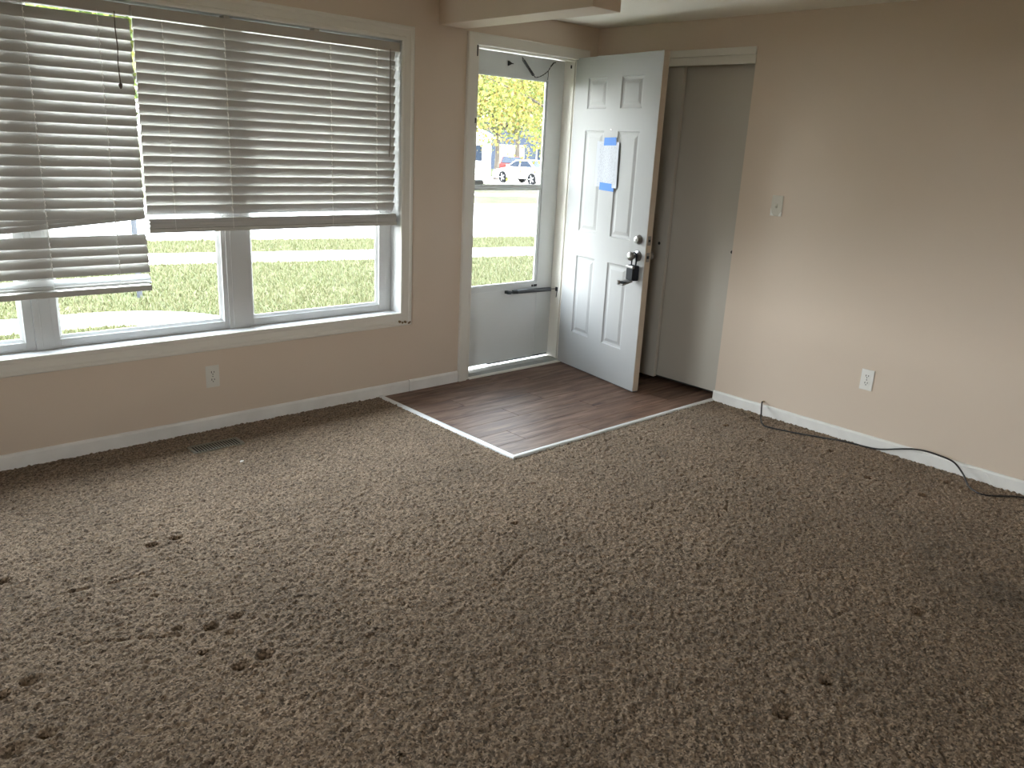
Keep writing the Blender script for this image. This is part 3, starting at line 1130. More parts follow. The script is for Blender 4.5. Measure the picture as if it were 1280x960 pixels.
m.box(xk - 0.003, xk + 0.003, -0.032, -0.026, zd_ - 0.010, zd_ + 0.010)
m.lathe((xk, DT, zd_), (0, 1, 0), [(0, 0.030), (0.010, 0.028), (0.014, 0.008), (0.030, 0.006)], 18)
m.build('deadbolt', STEEL, ed, smooth=True, local=True)
m = MB()
m.lathe((xk, 0, zk), (0, -1, 0), [(0, 0.034), (0.006, 0.033), (0.012, 0.022), (0.016, 0.013), (0.034, 0.012), (0.040, 0.020), (0.052, 0.0265), (0.066, 0.025), (0.072, 0.018), (0.073, 0.006)], 24)
m.lathe((xk, DT, zk), (0, 1, 0), [(0, 0.034), (0.006, 0.033), (0.012, 0.022), (0.016, 0.013), (0.034, 0.012), (0.040, 0.020), (0.052, 0.0265), (0.066, 0.025), (0.072, 0.018), (0.073, 0.006)], 24)
m.build('door_knob', STEEL, ed, smooth=True, local=True)
for z, h in ((zd_, 0.028), (zk, 0.028)):
    m = MB()
    m.box(DW + 0.001, DW + 0.003, DT / 2 - 0.0125, DT / 2 + 0.0125, z - h, z + h)
    lp = m.build('latch_plate', STEEL, ed, local=True)
    m = MB()
    if z == zk:
        m.prism([(DW + 0.002, DT / 2 - 0.007), (DW + 0.013, DT / 2 - 0.006), (DW + 0.008, DT / 2 + 0.007), (DW + 0.002, DT / 2 + 0.007)], 'z', z - 0.008, z + 0.008)
    else:
        m.lathe((DW + 0.0025, DT / 2, z), (1, 0, 0), [(0, 0.008), (0.001, 0.008)], 12)
    ob = m.build('latch_bolt', DARKM, lp, local=True)
MB().lathe((0.409, 0, 1.590), (0, -1, 0), [(0, 0.007), (0.003, 0.0065), (0.004, 0.003)], 14).build('peephole', STEEL, ed, smooth=True, local=True)
for z in (0.22, 1.02, 1.80):
    MB().lathe((0.001, DT + 0.004, z - 0.045), (0, 0, 1), [(0, 0.006), (0.09, 0.006)], 10).build('hinge', STEEL, ed, local=True)
m = MB()
m.box(0.03, DW - 0.002, 0.006, DT - 0.006, -0.006, 0.002)
m.build('door_sweep', GUN, ed, local=True)

Rz = Matrix.Rotation(TH, 3, 'Z')


def on_door(x, y, z):
    v = Rz @ Vector((x, y, z))
    return (HX + v.x, HY + v.y, z)


# notice taped to the door
def paper_mat():
    mm = bpy.data.materials.new('printed_paper')
    mm.use_nodes = True
    n, l = mm.node_tree.nodes, mm.node_tree.links
    b = n['Principled BSDF']
    b.inputs['Roughness'].default_value = 0.8
    tc = n.new('ShaderNodeTexCoord')
    sp = n.new('ShaderNodeSeparateXYZ')
    l.new(tc.outputs['Object'], sp.inputs[0])
    # faint illegible rows of print
    mp = n.new('ShaderNodeMapping')
    mp.inputs['Scale'].default_value = (260, 1, 0.0)
    l.new(tc.outputs['Object'], mp.inputs[0])
    row = n.new('ShaderNodeMath')
    row.operation = 'MULTIPLY'
    row.inputs[1].default_value = 150.0
    l.new(sp.outputs['Z'], row.inputs[0])
    fr = n.new('ShaderNodeMath')
    fr.operation = 'FRACT'
    l.new(row.outputs[0], fr.inputs[0])
    gt = n.new('ShaderNodeMath')
    gt.operation = 'GREATER_THAN'
    gt.inputs[1].default_value = 0.5
    l.new(fr.outputs[0], gt.inputs[0])
    fl = n.new('ShaderNodeMath')
    fl.operation = 'FLOOR'
    l.new(row.outputs[0], fl.inputs[0])
    cb = n.new('ShaderNodeCombineXYZ')
    mx = n.new('ShaderNodeMath')
    mx.operation = 'MULTIPLY'
    mx.inputs[1].default_value = 70.0
    l.new(sp.outputs['X'], mx.inputs[0])
    l.new(mx.outputs[0], cb.inputs[0])
    l.new(fl.outputs[0], cb.inputs[1])
    nz = n.new('ShaderNodeTexNoise')
    nz.inputs['Scale'].default_value = 1.0
    l.new(cb.outputs[0], nz.inputs['Vector'])
    g2 = n.new('ShaderNodeMath')
    g2.operation = 'GREATER_THAN'
    g2.inputs[1].default_value = 0.5
    l.new(nz.outputs['Fac'], g2.inputs[0])
    mul = n.new('ShaderNodeMath')
    mul.operation = 'MULTIPLY'
    l.new(gt.outputs[0], mul.inputs[0])
    l.new(g2.outputs[0], mul.inputs[1])
    # margins
    ax = n.new('ShaderNodeMath')
    ax.operation = 'ABSOLUTE'
    l.new(sp.outputs['X'], ax.inputs[0])
    lx_ = n.new('ShaderNodeMath')
    lx_.operation = 'LESS_THAN'
    lx_.inputs[1].default_value = 0.085
    l.new(ax.outputs[0], lx_.inputs[0])
    m2 = n.new('ShaderNodeMath')
    m2.operation = 'MULTIPLY'
    l.new(mul.outputs[0], m2.inputs[0])
    l.new(lx_.outputs[0], m2.inputs[1])
    m3 = n.new('ShaderNodeMath')
    m3.operation = 'MULTIPLY'
    m3.inputs[1].default_value = 0.35
    l.new(m2.outputs[0], m3.inputs[0])
    x = n.new('ShaderNodeMix')
    x.data_type = 'RGBA'
    x.inputs['A'].default_value = (0.44, 0.455, 0.50, 1)
    x.inputs['B'].default_value = (0.14, 0.145, 0.17, 1)
    l.new(m3.outputs[0], x.inputs['Factor'])
    l.new(x.outputs['Result'], b.inputs['Base Color'])
    return mm


PAPER = paper_mat()
pw, ph, pzc = 0.216, 0.280, 1.391
nt = empty('paper_notice', on_door(0.400, 0.0, pzc), TH)
tag(nt, 'printed paper notice taped to the open white door with blue tape', 'notice')
NXP, NZP = 12, 8
mb = MB()
vs, fs = [], []
for sdd in (0, 1):
    for j in range(NZP + 1):
        for i in range(NXP + 1):
            u, v = i / NXP - 0.5, j / NZP - 0.5
            curl = 0.010 * max(0.0, abs(u) - 0.25) ** 1.0 * 2 * (1 - abs(v)) + 0.0015 * math.sin(9 * u + 2 * v)
            vs.append((u * pw - 0.006 * (v), -0.004 - curl - (0.0004 if sdd else 0), v * ph))
W1 = NXP + 1
T1 = W1 * (NZP + 1)
for j in range(NZP):
    for i in range(NXP):
        a = j * W1 + i
        fs.append((a, a + 1, a + W1 + 1, a + W1))
        fs.append((T1 + a, T1 + a + W1, T1 + a + W1 + 1, T1 + a + 1))
mb.add(vs, fs)
sheet = mb.build('sheet', PAPER, nt, smooth=True, local=True)
for x0, x1, z0, z1, dz in ((0.354, 0.476, 1.508, 1.556, 0.002), (0.340, 0.486, 1.231, 1.278, -0.002)):
    mb = MB()
    y = -0.0062
    x0, x1, z0, z1 = x0 - 0.4, x1 - 0.4, z0 - pzc, z1 - pzc
    mb.add([(x0, y, z0 - dz), (x1, y, z0 + dz), (x1 - 0.002, y, z1 + dz), (x0 + 0.003, y, z1 - dz),
            (x0, y + 0.001, z0 - dz), (x1, y + 0.001, z0 + dz), (x1 - 0.002, y + 0.001, z1 + dz), (x0 + 0.003, y + 0.001, z1 - dz)],
           [(0, 1, 2, 3), (7, 6, 5, 4), (0, 4, 5, 1), (1, 5, 6, 2), (2, 6, 7, 3), (3, 7, 4, 0)])
    t_ = mb.build('tape', TAPE, nt, local=True)
    t_['label'] = 'blue tape strip'

# key lock box hanging from the knob
kb = empty('lock_box', on_door(xk, -0.027, 0.715), TH)
tag(kb, 'black key lock box hanging open from the door knob', 'lock box')
z0_ = 0.715
m = MB()
m.box(-0.034, 0.034, -0.018, 0.020, 0.0, 0.094)
m.build('body', BLACKP, kb, bevel=0.006, local=True)
m = MB()
m.box(-0.030, 0.030, -0.030, -0.018, 0.004, 0.076)
m.build('key_tray', GREYP, kb, bevel=0.003, local=True)
MB().box(-0.032, 0.032, -0.034, -0.017, 0.076, 0.092).build('release_cap', STEEL, kb, bevel=0.003, local=True)
m = MB()
arc = [(-0.020, 0.0, 0.090), (-0.020, 0.0, 0.150)] + [(-0.020 * math.cos(a), 0.0, 0.150 + 0.020 * math.sin(a)) for a in [math.pi * k / 10 for k in range(1, 10)]] + [(0.020, 0.0, 0.150), (0.020, 0.0, 0.090)]
m.tube(arc, 0.0048, 8)
m.build('shackle', BLACKP, kb, smooth=True, local=True)
m = MB()
m.add([(-0.031, -0.024, 0.004), (0.031, -0.024, 0.004), (0.031, -0.020, -0.006), (-0.031, -0.020, -0.006),
       (-0.031, -0.100, -0.016), (0.031, -0.100, -0.016), (0.031, -0.098, -0.026), (-0.031, -0.098, -0.026)],
      [(0, 1, 5, 4), (3, 7, 6, 2), (0, 3, 2, 1), (4, 5, 6, 7), (0, 4, 7, 3), (1, 2, 6, 5)])
lid = m.build('lid', STEEL, kb, bevel=0.003, local=True)
MB().box(-0.022, 0.022, -0.085, -0.040, -0.012, -0.004).build('dial_window', GREYP, lid, local=True)
MB().lathe((-0.012, -0.098, -0.008), (0, 0, 1), [(-0.012, 0.010), (0.010, 0.010), (0.012, 0.007)], 12).build('lid_latch', STEEL, lid, smooth=True, local=True)

# ------------------------------------------------------------------ closet
cd = empty('door_4', (0.04, -0.64, 0.0))
struct(cd, 'plain beige sliding closet doors in two overlapping panels', 'closet door')
MB().box(0.022, 0.052, -0.700, CY1, 0.026, CZ1 - 0.04).build('sliding_panel', CLOSET, cd, bevel=0.002)
pnl = cd.children[-1]
MB().lathe((0.0222, -0.640, 0.915), (-1, 0, 0), [(0, 0.010), (0.001, 0.010)], 16).build('finger_pull', SLOT, pnl)
MB().box(0.066, 0.096, CY0 - 0.04, -0.62, 0.030, CZ1 - 0.04).build('sliding_panel', CLOSET, cd, bevel=0.002)
pnl = [c for c in cd.children][-1]
MB().lathe((0.0662, -1.161, 0.921), (-1, 0, 0), [(0, 0.010), (0.001, 0.010)], 16).build('finger_pull', SLOT, pnl)
ch = empty('trim_3', (0, -0.64, 2.03))
struct(ch, 'two-step beige header trim above the closet doors', 'trim')
MB().box(-0.012, 0.02, CY0, CY1 + 0.06, 2.036, 2.077).build('header_board', TRIM, ch, bevel=0.002)
MB().box(-0.003, 0.018, CY0, CY1, 1.988, 2.036).build('fascia_board', TRIM, ch, bevel=0.002)


# ------------------------------------------------------------------ outlets and switch
def outlet(loc, rz, label, plate_mat):
    """local x across, local -y out of the wall"""
    o = empty('wall_outlet', loc, rz)
    tag(o, label, 'outlet', 'duplex wall outlets')
    MB().box(-0.035, 0.035, -0.006, 0.0, -0.057, 0.057).build('cover_plate', plate_mat, o, bevel=0.003, local=True)
    for zc_ in (0.0195, -0.0195):
        mb_ = MB()
        poly = []
        for k in range(24):
            a = 2 * math.pi * k / 24
            poly.append((0.0172 * math.cos(a), zc_ + max(-0.0135, min(0.0135, 0.0172 * math.sin(a)))))
        mb_.prism(poly, 'y', -0.0078, -0.005)
        rc = mb_.build('receptacle', plate_mat, o, local=True)
        mb_ = MB()
        mb_.box(-0.0082, -0.0050, -0.0082, -0.0077, zc_ - 0.001, zc_ + 0.009)
        mb_.box(0.0050, 0.0082, -0.0082, -0.0077, zc_ + 0.000, zc_ + 0.008)
        mb_.lathe((0, -0.0077, zc_ - 0.007), (0, -1, 0), [(0, 0.0028), (0.0006, 0.0028)], 10)
        mb_.build('slot', SLOT, rc, local=True)
    MB().lathe((0, -0.006, 0), (0, -1, 0), [(0, 0.0033), (0.001, 0.003)], 10).build('screw', STEEL, o, local=True)
    return o


outlet((-2.705, 0.0, 0.2822), 0.0, 'white duplex wall outlet below the large window', mat('ivory_plastic', (0.70, 0.68, 0.63), 0.4))
outlet((0.0, -2.1328, 0.3635), -math.pi / 2, 'white duplex wall outlet on the beige right wall', PLATE)

sw = empty('light_switch', (0.0, -1.4584, 1.2242), -math.pi / 2)
tag(sw, 'painted-over light switch with chipped corners beside the closet', 'light switch')
MB().box(-0.035, 0.035, -0.006, 0.0, -0.057, 0.057).build('cover_plate', SWITCHP, sw, bevel=0.003, local=True)
m = MB()
m.prism([(-0.0065, -0.014), (-0.0060, 0.012), (-0.015, 0.002), (-0.017, -0.004)], 'x', -0.0045, 0.0045)
m.build('toggle', SWITCHP, sw, local=True)
for z in (0.030, -0.030):
    MB().lathe((0, -0.006, z), (0, -1, 0), [(0, 0.0033), (0.001, 0.003)], 10).build('screw', SWITCHP, sw, local=True)
m = MB()
m.prism([(-0.0345, -0.0565), (-0.012, -0.0565), (-0.020, -0.046), (-0.026, -0.040), (-0.031, -0.022), (-0.0345, -0.012)], 'y', -0.0066, -0.0055)
m.build('bare_corner', PLATE, sw, local=True)
m = MB()
m.prism([(0.0345, -0.0565), (0.018, -0.0565), (0.022, -0.044), (0.029, -0.036), (0.0345, -0.030)], 'y', -0.0066, -0.0055)
m.build('bare_corner', PLATE, sw, local=True)

# ------------------------------------------------------------------ floor register
vx0, vx1, vy0, vy1 = -2.922, -2.674, -0.284, -0.185
vt = empty('floor_register', ((vx0 + vx1) / 2, (vy0 + vy1) / 2, -0.004))
tag(vt, 'dark slotted metal heating register set into the carpet under the window', 'floor vent')
MB().box(vx0 + 0.004, vx1 - 0.004, vy0 + 0.004, vy1 - 0.004, -0.0045, -0.003).build('duct', VENTD, vt)
m = MB()
m.box(vx0, vx1, vy0, vy0 + 0.003, -0.004, 0.004)
m.box(vx0, vx1, vy1 - 0.003, vy1, -0.004, 0.005)
m.box(vx0, vx0 + 0.006, vy0 + 0.006, vy1 - 0.006, -0.004, 0.005)
m.box(vx1 - 0.006, vx1, vy0 + 0.006, vy1 - 0.006, -0.004, 0.005)
m.build('frame', VENT, vt, bevel=0.001)
lm = MB().box(-0.0024, 0.0024, -(vy1 - vy0) / 2 + 0.003, (vy1 - vy0) / 2 - 0.003, -0.0012, 0.0008).mesh('louver')
lm.materials.append(VENT)
NL = 17
for k in range(NL):
    xx = vx0 + 0.006 + (vx1 - vx0 - 0.012) * (k + 0.5) / NL
    inst('louver', lm, vt, (xx - (vx0 + vx1) / 2, 0, 0.004), (0, 0, 0))


# ------------------------------------------------------------------ black cable along the right wall
def smooth_path(pts, sub=8):
    P = [Vector(p) for p in pts]
    out = []
    for i in range(len(P) - 1):
        a, b, c, d = P[max(i - 1, 0)], P[i], P[i + 1], P[min(i + 2, len(P) - 1)]
        for k in range(sub):
            t = k / sub
            out.append(0.5 * ((2 * b) + (c - a) * t + (2 * a - 5 * b + 4 * c - d) * t * t + (3 * b - a - 3 * c + d) * t ** 3))
    out.append(P[-1])
    return out


cab = empty('coax_cable', (-0.13, -1.62, 0.0))
tag(cab, 'thin black cable coming out of the baseboard and lying along the right wall', 'cable')
pts = [(0.02, -1.552, 0.078), (-0.010, -1.552, 0.085), (-0.030, -1.555, 0.083), (-0.052, -1.568, 0.066), (-0.085, -1.590, 0.040), (-0.120, -1.612, 0.015), (-0.172, -1.655, 0.008), (-0.198, -1.700, 0.007),
       (-0.172, -1.800, 0.007), (-0.136, -1.897, 0.007), (-0.085, -2.010, 0.007), (-0.047, -2.100, 0.007), (-0.036, -2.198, 0.008), (-0.026, -2.280, 0.016),
       (-0.034, -2.400, 0.058), (-0.050, -2.491, 0.084), (-0.052, -2.580, 0.084), (-0.052, -2.652, 0.071), (-0.066, -2.708, 0.030), (-0.105, -2.740, 0.012), (-0.160, -2.778, 0.007),
       (-0.197, -2.842, 0.006), (-0.150, -2.900, 0.006), (-0.08, -2.96, 0.006), (-0.045, -3.05, 0.006), (-0.05, -3.30, 0.006), (-0.08, -3.6, 0.006)]
MB().tube(smooth_path(pts, 6), 0.0043, 8).build('cord', CABLE, cab, smooth=True)
MB().lathe((-0.004, -1.552, 0.083), (-1, 0, 0.15), [(-0.01, 0.006), (0.006, 0.006), (0.016, 0.0052), (0.022, 0.0045)], 10).build('connector', BRASS, cab, smooth=True)

# thin pale cable lying on the baseboard near the right edge
tag(MB().tube(smooth_path([(-0.016, -2.700, 0.052), (-0.018, -2.755, 0.060), (-0.020, -2.80, 0.045), (-0.026, -2.83, 0.008), (-0.030, -2.86, 0.004)], 6), 0.0016, 6).build('thin_wire', CORD, smooth=True),
    'thin white wire curling over the baseboard beside the black cable', 'wire')

# paint flake lying on the carpet
tag(MB().prism([(-2.800, -0.512), (-2.786, -0.510), (-2.779, -0.500), (-2.788, -0.494), (-2.797, -0.501)], 'z', 0.003, 0.0065).build('paint_flake', DEBRIS),
    'small pale paint flake lying on the carpet near the vent', 'debris')

# ------------------------------------------------------------------ outside: ground, street and walks
ANG = math.atan2(-0.24, 1.0)
nrm = Vector((math.sin(-ANG), math.cos(-ANG), 0)).normalized()
tng = Vector((nrm.y, -nrm.x, 0))


def band(d0, d1, t0, t1, z0, z1):
    mb_ = MB()
    c = [nrm * d0 + tng * t0, nrm * d0 + tng * t1, nrm * d1 + tng * t1, nrm * d1 + tng * t0]
    mb_.add([(p.x, p.y, z0) for p in c] + [(p.x, p.y, z1) for p in c],
            [(3, 2, 1, 0), (4, 5, 6, 7), (0, 1, 5, 4), (1, 2, 6, 5), (2, 3, 7, 6), (3, 0, 4, 7)])
    return mb_


struct(MB().box(-110, 140, -60, 190, GZ - 0.3, GZ).build('ground', LAWN), 'sunlit front lawn outside the window and door', 'lawn')
D_SW = (10.30, 11.55)
D_ST = (13.75, 23.5)
D_S2 = (28.4, 29.9)
struct(band(D_ST[0], D_ST[1], -70, 90, GZ - 0.1, GZ + 0.005).build('street', ASPH), 'pale sunlit street in front of the house', 'street')
for nm, d0, d1, lab in (('kerb', D_ST[0] - 0.15, D_ST[0], 'concrete kerb on the near side of the street'), ('kerb', D_ST[1], D_ST[1] + 0.15, 'concrete kerb on the far side of the street')):
    struct(band(d0, d1, -70, 90, GZ - 0.1, GZ + 0.03).build(nm, CONC), lab, 'kerb')
for (d0, d1), lab in ((D_SW, 'concrete sidewalk on the near side of the street'), (D_S2, 'concrete sidewalk on the far side of the street')):
    o = empty('sidewalk', tuple(nrm * ((d0 + d1) / 2)) [:2] + (GZ,))
    struct(o, lab, 'sidewalk')
    slabs = None
    t = -26.0
    while t < 46:
        ob = band(d0, d1, t, t + 1.49, GZ - 0.05, GZ + 0.02).build('slab', CONC, o)
        t += 1.5
# driveway under the parked car
struct(MB().box(27.5, 34.0, 27.0, 46.0, GZ - 0.05, GZ + 0.012).build('driveway', CONC), 'concrete driveway across the street under the white car', 'driveway')

# curved front walk and stoop
ctr = smooth_path([(-14, 8.3, 0), (-8, 7.4, 0), (-4, 6.78, 0), (-2.35, 6.56, 0), (-1.25, 6.44, 0), (-0.55, 5.86, 0), (-0.45, 4.6, 0), (-0.55, 3.0, 0), (-0.58, 1.5, 0)], 6)
vs = []
for i, p in enumerate(ctr):
    d = (ctr[min(i + 1, len(ctr) - 1)] - ctr[max(i - 1, 0)]).normalized()
    s = Vector((-d.y, d.x, 0)) * 0.37
    vs += [(p.x + s.x, p.y + s.y, GZ - 0.05), (p.x - s.x, p.y - s.y, GZ - 0.05), (p.x - s.x, p.y - s.y, GZ + 0.02), (p.x + s.x, p.y + s.y, GZ + 0.02)]
fs = []
for i in range(len(ctr) - 1):
    for k in range(4):
        fs.append((i * 4 + k, i * 4 + (k + 1) % 4, (i + 1) * 4 + (k + 1) % 4, (i + 1) * 4 + k))
struct(MB().add(vs, fs).build('front_walk', CONC), 'curved concrete walk leading to the front door', 'walk')
m = MB()
for k in range(4):
    m.box(-1.35, 0.25, WT, 1.6 - 0.28 * k if k else 1.6, GZ, GZ + 0.17 * (k + 1))
struct(m.build('stoop', CONC), 'concrete front steps outside the storm door', 'steps')

# grass blades where the windows look at the lawn
NB = 70000
bl = []


def walk_far(x, y):
    return True


ctr2 = np.array([(p.x, p.y) for p in ctr])
cand = []
u = rng.random((NB * 2, 3))
gx = -4.5 + 16 * u[:, 0]
gy = 4.6 + 9.0 * u[:, 1] ** 1.25
dd = gx * nrm.x + gy * nrm.y
okm = ((dd < D_SW[0] - 0.02) | ((dd > D_SW[1] + 0.02) & (dd < D_ST[0] - 0.18)))
okm &= (gx > -3.6 + (gy - 5) * 0.1) & (gx < (gy + 3.9) / 1.05 * 0.98 - 4.2 + 1.6)
dist = np.full(len(gx), 9.0)
for p in ctr2:
    dist = np.minimum(dist, np.hypot(gx - p[0], gy - p[1]))
okm &= dist > 0.43
okm &= np.hypot(gx + 0.605, gy - 7.694) > 0.12
gx, gy = gx[okm][:NB], gy[okm][:NB]
n_ = len(gx)
az = rng.random(n_) * 2 * np.pi
hh = 0.035 + 0.05 * rng.random(n_)
ww = 0.006 + 0.008 * rng.random(n_)
ln = rng.standard_normal((n_, 2)) * 0.03
V = np.zeros((n_, 3, 3))
V[:, 0] = np.stack([gx - ww * np.cos(az), gy - ww * np.sin(az), np.full(n_, GZ - 0.005)], 1)
V[:, 1] = np.stack([gx + ww * np.cos(az), gy + ww * np.sin(az), np.full(n_, GZ - 0.005)], 1)
V[:, 2] = np.stack([gx + ln[:, 0], gy + ln[:, 1], GZ + hh], 1)
me = bpy.data.meshes.new('grass')
me.from_pydata(V.reshape(-1, 3).tolist(), [], np.arange(n_ * 3).reshape(-1, 3).tolist())
me.materials.append(BLADE)
go = bpy.data.objects.new('grass', me)
COL.objects.link(go)
tag(go, 'short patchy green grass blades on the front lawn', 'grass', kind='stuff')

# metal post on the lawn
ps = empty('metal_post', (-0.605, 7.694, GZ))
tag(ps, 'grey metal post standing on the lawn behind the left blind', 'post')
MB().lathe((-0.605, 7.694, GZ - 0.02), (0, 0, 1), [(0, 0.036), (2.6, 0.036), (2.62, 0.03)], 16).build('shaft', POST, ps, smooth=True)
MB().lathe((-0.605, 7.694, GZ + 2.58), (0, 0, 1), [(0, 0.045), (0.05, 0.045), (0.08, 0.02)], 16).build('cap', POST, ps, smooth=True)


# weed just outside the storm door
def leaf_quads(centres, size, rngl, flat=0.6):
    n = len(centres)
    a = rngl.standard_normal((n, 3))
    a /= np.linalg.norm(a, axis=1)[:, None]
    b = rngl.standard_normal((n, 3))
    b -= a * (a * b).sum(1)[:, None]
    b /= np.linalg.norm(b, axis=1)[:, None]
    s = size * (0.6 + 0.8 * rngl.random(n))[:, None]
    V = np.stack([centres - a * s, centres - b * s * flat, centres + a * s, centres + b * s * flat], 1)
    return V.reshape(-1, 3)


def leaf_obj(name, centres, size, material, parent, rngl, flat=0.6):
    V = leaf_quads(np.asarray(centres), size, rngl, flat)
    o = root_loc(parent)
    V = V - np.array([o.x, o.y, o.z])
    me_ = bpy.data.meshes.new(name)
    me_.from_pydata(V.tolist(), [], np.arange(len(V)).reshape(-1, 4).tolist())
    me_.materials.append(material)
    ob = bpy.data.objects.new(name, me_)
    COL.objects.link(ob)
    ob.parent = parent
    ob['kind'] = 'stuff'
    return ob


wd = empty('twiggy_weed', (1.66, 2.2, GZ))
tag(wd, 'thin twiggy weed growing outside the lower pane of the storm door', 'weed')
r2 = np.random.default_rng(5)
tips = []
m = MB()
for (tx, tz) in ((1.60, 0.29), (1.53, 0.14), (1.66, 0.20), (1.72, 0.33), (1.57, 0.10), (1.50, 0.04), (1.70, 0.12)):
    pp = smooth_path([(1.68, 2.2, GZ), (1.67 + (tx - 1.67) * .3, 2.2, GZ + (tz - GZ) * .55), (tx, 2.2 + random.uniform(-.06, .06), tz)], 5)
    m.tube(pp, [0.008 - 0.0058 * i / (len(pp) - 1) for i in range(len(pp))], 5)
    for q in pp[-6:]:
        for _ in range(4):
            tips.append((q.x + random.gauss(0, .018), q.y + random.gauss(0, .02), q.z + random.gauss(0, .02)))
m.build('stem', BARK, wd)
leaf_obj('foliage', tips, 0.012, TWIG, wd, r2)


# ------------------------------------------------------------------ outside: trees
def tree(name, label, x, y, trunk_h, trunk_r, crown_c, crown_r, n_leaf, leaf, material, seed, group='trees across the street'):
    rl = np.random.default_rng(seed)
    rd = random.Random(seed)
    t = empty(name, (x, y, GZ))
    tag(t, label, 'tree', group)
    m_ = MB()
    top = Vector((x + rd.uniform(-.2, .2), y + rd.uniform(-.2, .2), GZ + trunk_h))
    pp = smooth_path([(x, y, GZ - 0.05), (x + rd.uniform(-.1, .1), y, GZ + trunk_h * .5), top], 5)
    m_.tube(pp, [trunk_r * (1.15 - 0.45 * i / (len(pp) - 1)) for i in range(len(pp))], 10)
    m_.build('trunk', BARK, t, smooth=True)
    ends = []
    cc = Vector(crown_c)
    for k in range(11):
        a = 2 * math.pi * k / 11 + rd.uniform(-.25, .25)
        e = rd.uniform(-0.45, 0.75)
        rr = rd.uniform(.65, .95)
        end = cc + Vector((math.cos(a) * crown_r[0] * rr * math.cos(e), math.sin(a) * crown_r[1] * rr * math.cos(e), math.sin(e) * crown_r[2]))
        mid = top.lerp(end, 0.5) + Vector((0, 0, rd.uniform(0.1, 0.8)))
        pp = smooth_path([top - Vector((0, 0, 0.3)), mid, end], 6)
        mb_ = MB()
        mb_.tube(pp, [trunk_r * 0.42 * (1 - 0.85 * i / (len(pp) - 1)) for i in range(len(pp))], 6)
        mb_.build('branch', BARK, t, smooth=True)
        ends += [tuple(q) for q in pp[5:]]
    # foliage in clumps near the branches and over the crown
    ncl = 120
    d = rl.standard_normal((ncl, 3))
    d /= np.linalg.norm(d, axis=1)[:, None]
    cl = np.array(crown_c) + d * np.array(crown_r) * (rl.random((ncl, 1)) ** 0.4)
    cl = np.concatenate([cl, np.array(ends)])
    pick = rl.integers(0, len(cl), n_leaf)
    cen = cl[pick] + rl.standard_normal((n_leaf, 3)) * np.array(crown_r) * 0.13
    leaf_obj('foliage', cen, leaf, material, t, rl)
    return t


tree('autumn_tree', 'yellow-green autumn tree nearest the street seen through the storm door', 22.6, 20.6, 2.6, 0.20, (21.3, 21.9, 5.0), (5.6, 5.2, 4.3), 20000, 0.085, LEAFY, 21)
tree('autumn_tree', 'yellow leafy tree with a slim trunk behind the white car', 31.2, 36.9, 3.0, 0.17, (30.9, 37.0, 5.4), (4.6, 4.3, 4.1), 16000, 0.11, LEAFY, 33)
tree('leafy_tree', 'green leafy tree beside the blue-grey house', 42.6, 47.5, 3.2, 0.22, (42.8, 47.3, 6.0), (3.4, 3.4, 3.9), 9000, 0.18, LEAFG, 35)
tree('evergreen_tree', 'dark evergreen tree rising behind the white house', 56.0, 69.6, 4.0, 0.35, (56.0, 69.6, 6.4), (4.2, 4.2, 5.6), 6000, 0.30, LEAFD, 41)


# ------------------------------------------------------------------ outside: houses
def house(name, label, loc, rz, w, d, h, rise, wallm, doors, windows):
    """front faces local -y; gable faces the front"""
    o = empty(name, loc, rz)
    tag(o, label, 'house', 'houses across the street')
    mb_ = MB()
    mb_.prism([(-w / 2, 0), (w / 2, 0), (w / 2, h), (0, h + rise), (-w / 2, h)], 'y', 0, d)
    mb_.build('wall', wallm, o, local=True)
    ov = 0.35
    sl = rise / (w / 2)
    for s in (-1, 1):
        mb_ = MB()
        x_e = s * (w / 2 + ov)
        z_e = h - sl * ov
        mb_.prism([(x_e, z_e), (0, h + rise), (0, h + rise + 0.16), (x_e, z_e + 0.16)], 'y', -ov, d + ov)
        mb_.build('roof_slope', ROOF, o, local=True)
        mb_ = MB()
        mb_.prism([(x_e, z_e - 0.02), (0, h + rise - 0.02), (0, h + rise + 0.18), (x_e, z_e + 0.18)], 'y', -ov - 0.03, -ov)
        mb_.build('bargeboard', SIDING, o, local=True)
    for x0, x1, z0, z1 in windows:
        mb_ = MB()
        t = 0.08
        mb_.box(x0 - t, x1 + t, -0.05, 0.02, z0 - t, z0)
        mb_.box(x0 - t, x1 + t, -0.05, 0.02, z1, z1 + t)
        mb_.box(x0 - t, x0, -0.05, 0.02, z0, z1)
        mb_.box(x1, x1 + t, -0.05, 0.02, z0, z1)
        mb_.box((x0 + x1) / 2 - 0.03, (x0 + x1) / 2 + 0.03, -0.04, 0.0, z0, z1)
        wv = mb_.build('window', SIDING, o, local=True)
        MB().box(x0, x1, -0.025, -0.005, z0, z1).build('pane', HGLASS, wv, local=True)
    for x0, x1, z1 in doors:
        mb_ = MB()
        mb_.box(x0, x1, -0.06, 0.0, 0.02, z1)
        dv = mb_.build('door', SIDING, o, local=True)
        npn = 4
        for k in range(npn):
            za = 0.1 + (z1 - 0.15) * k / npn
            MB().box(x0 + 0.08, x1 - 0.08, -0.075, -0.06, za, za + (z1 - 0.15) / npn - 0.05).build('panel', SIDING, dv, local=True)
    return o


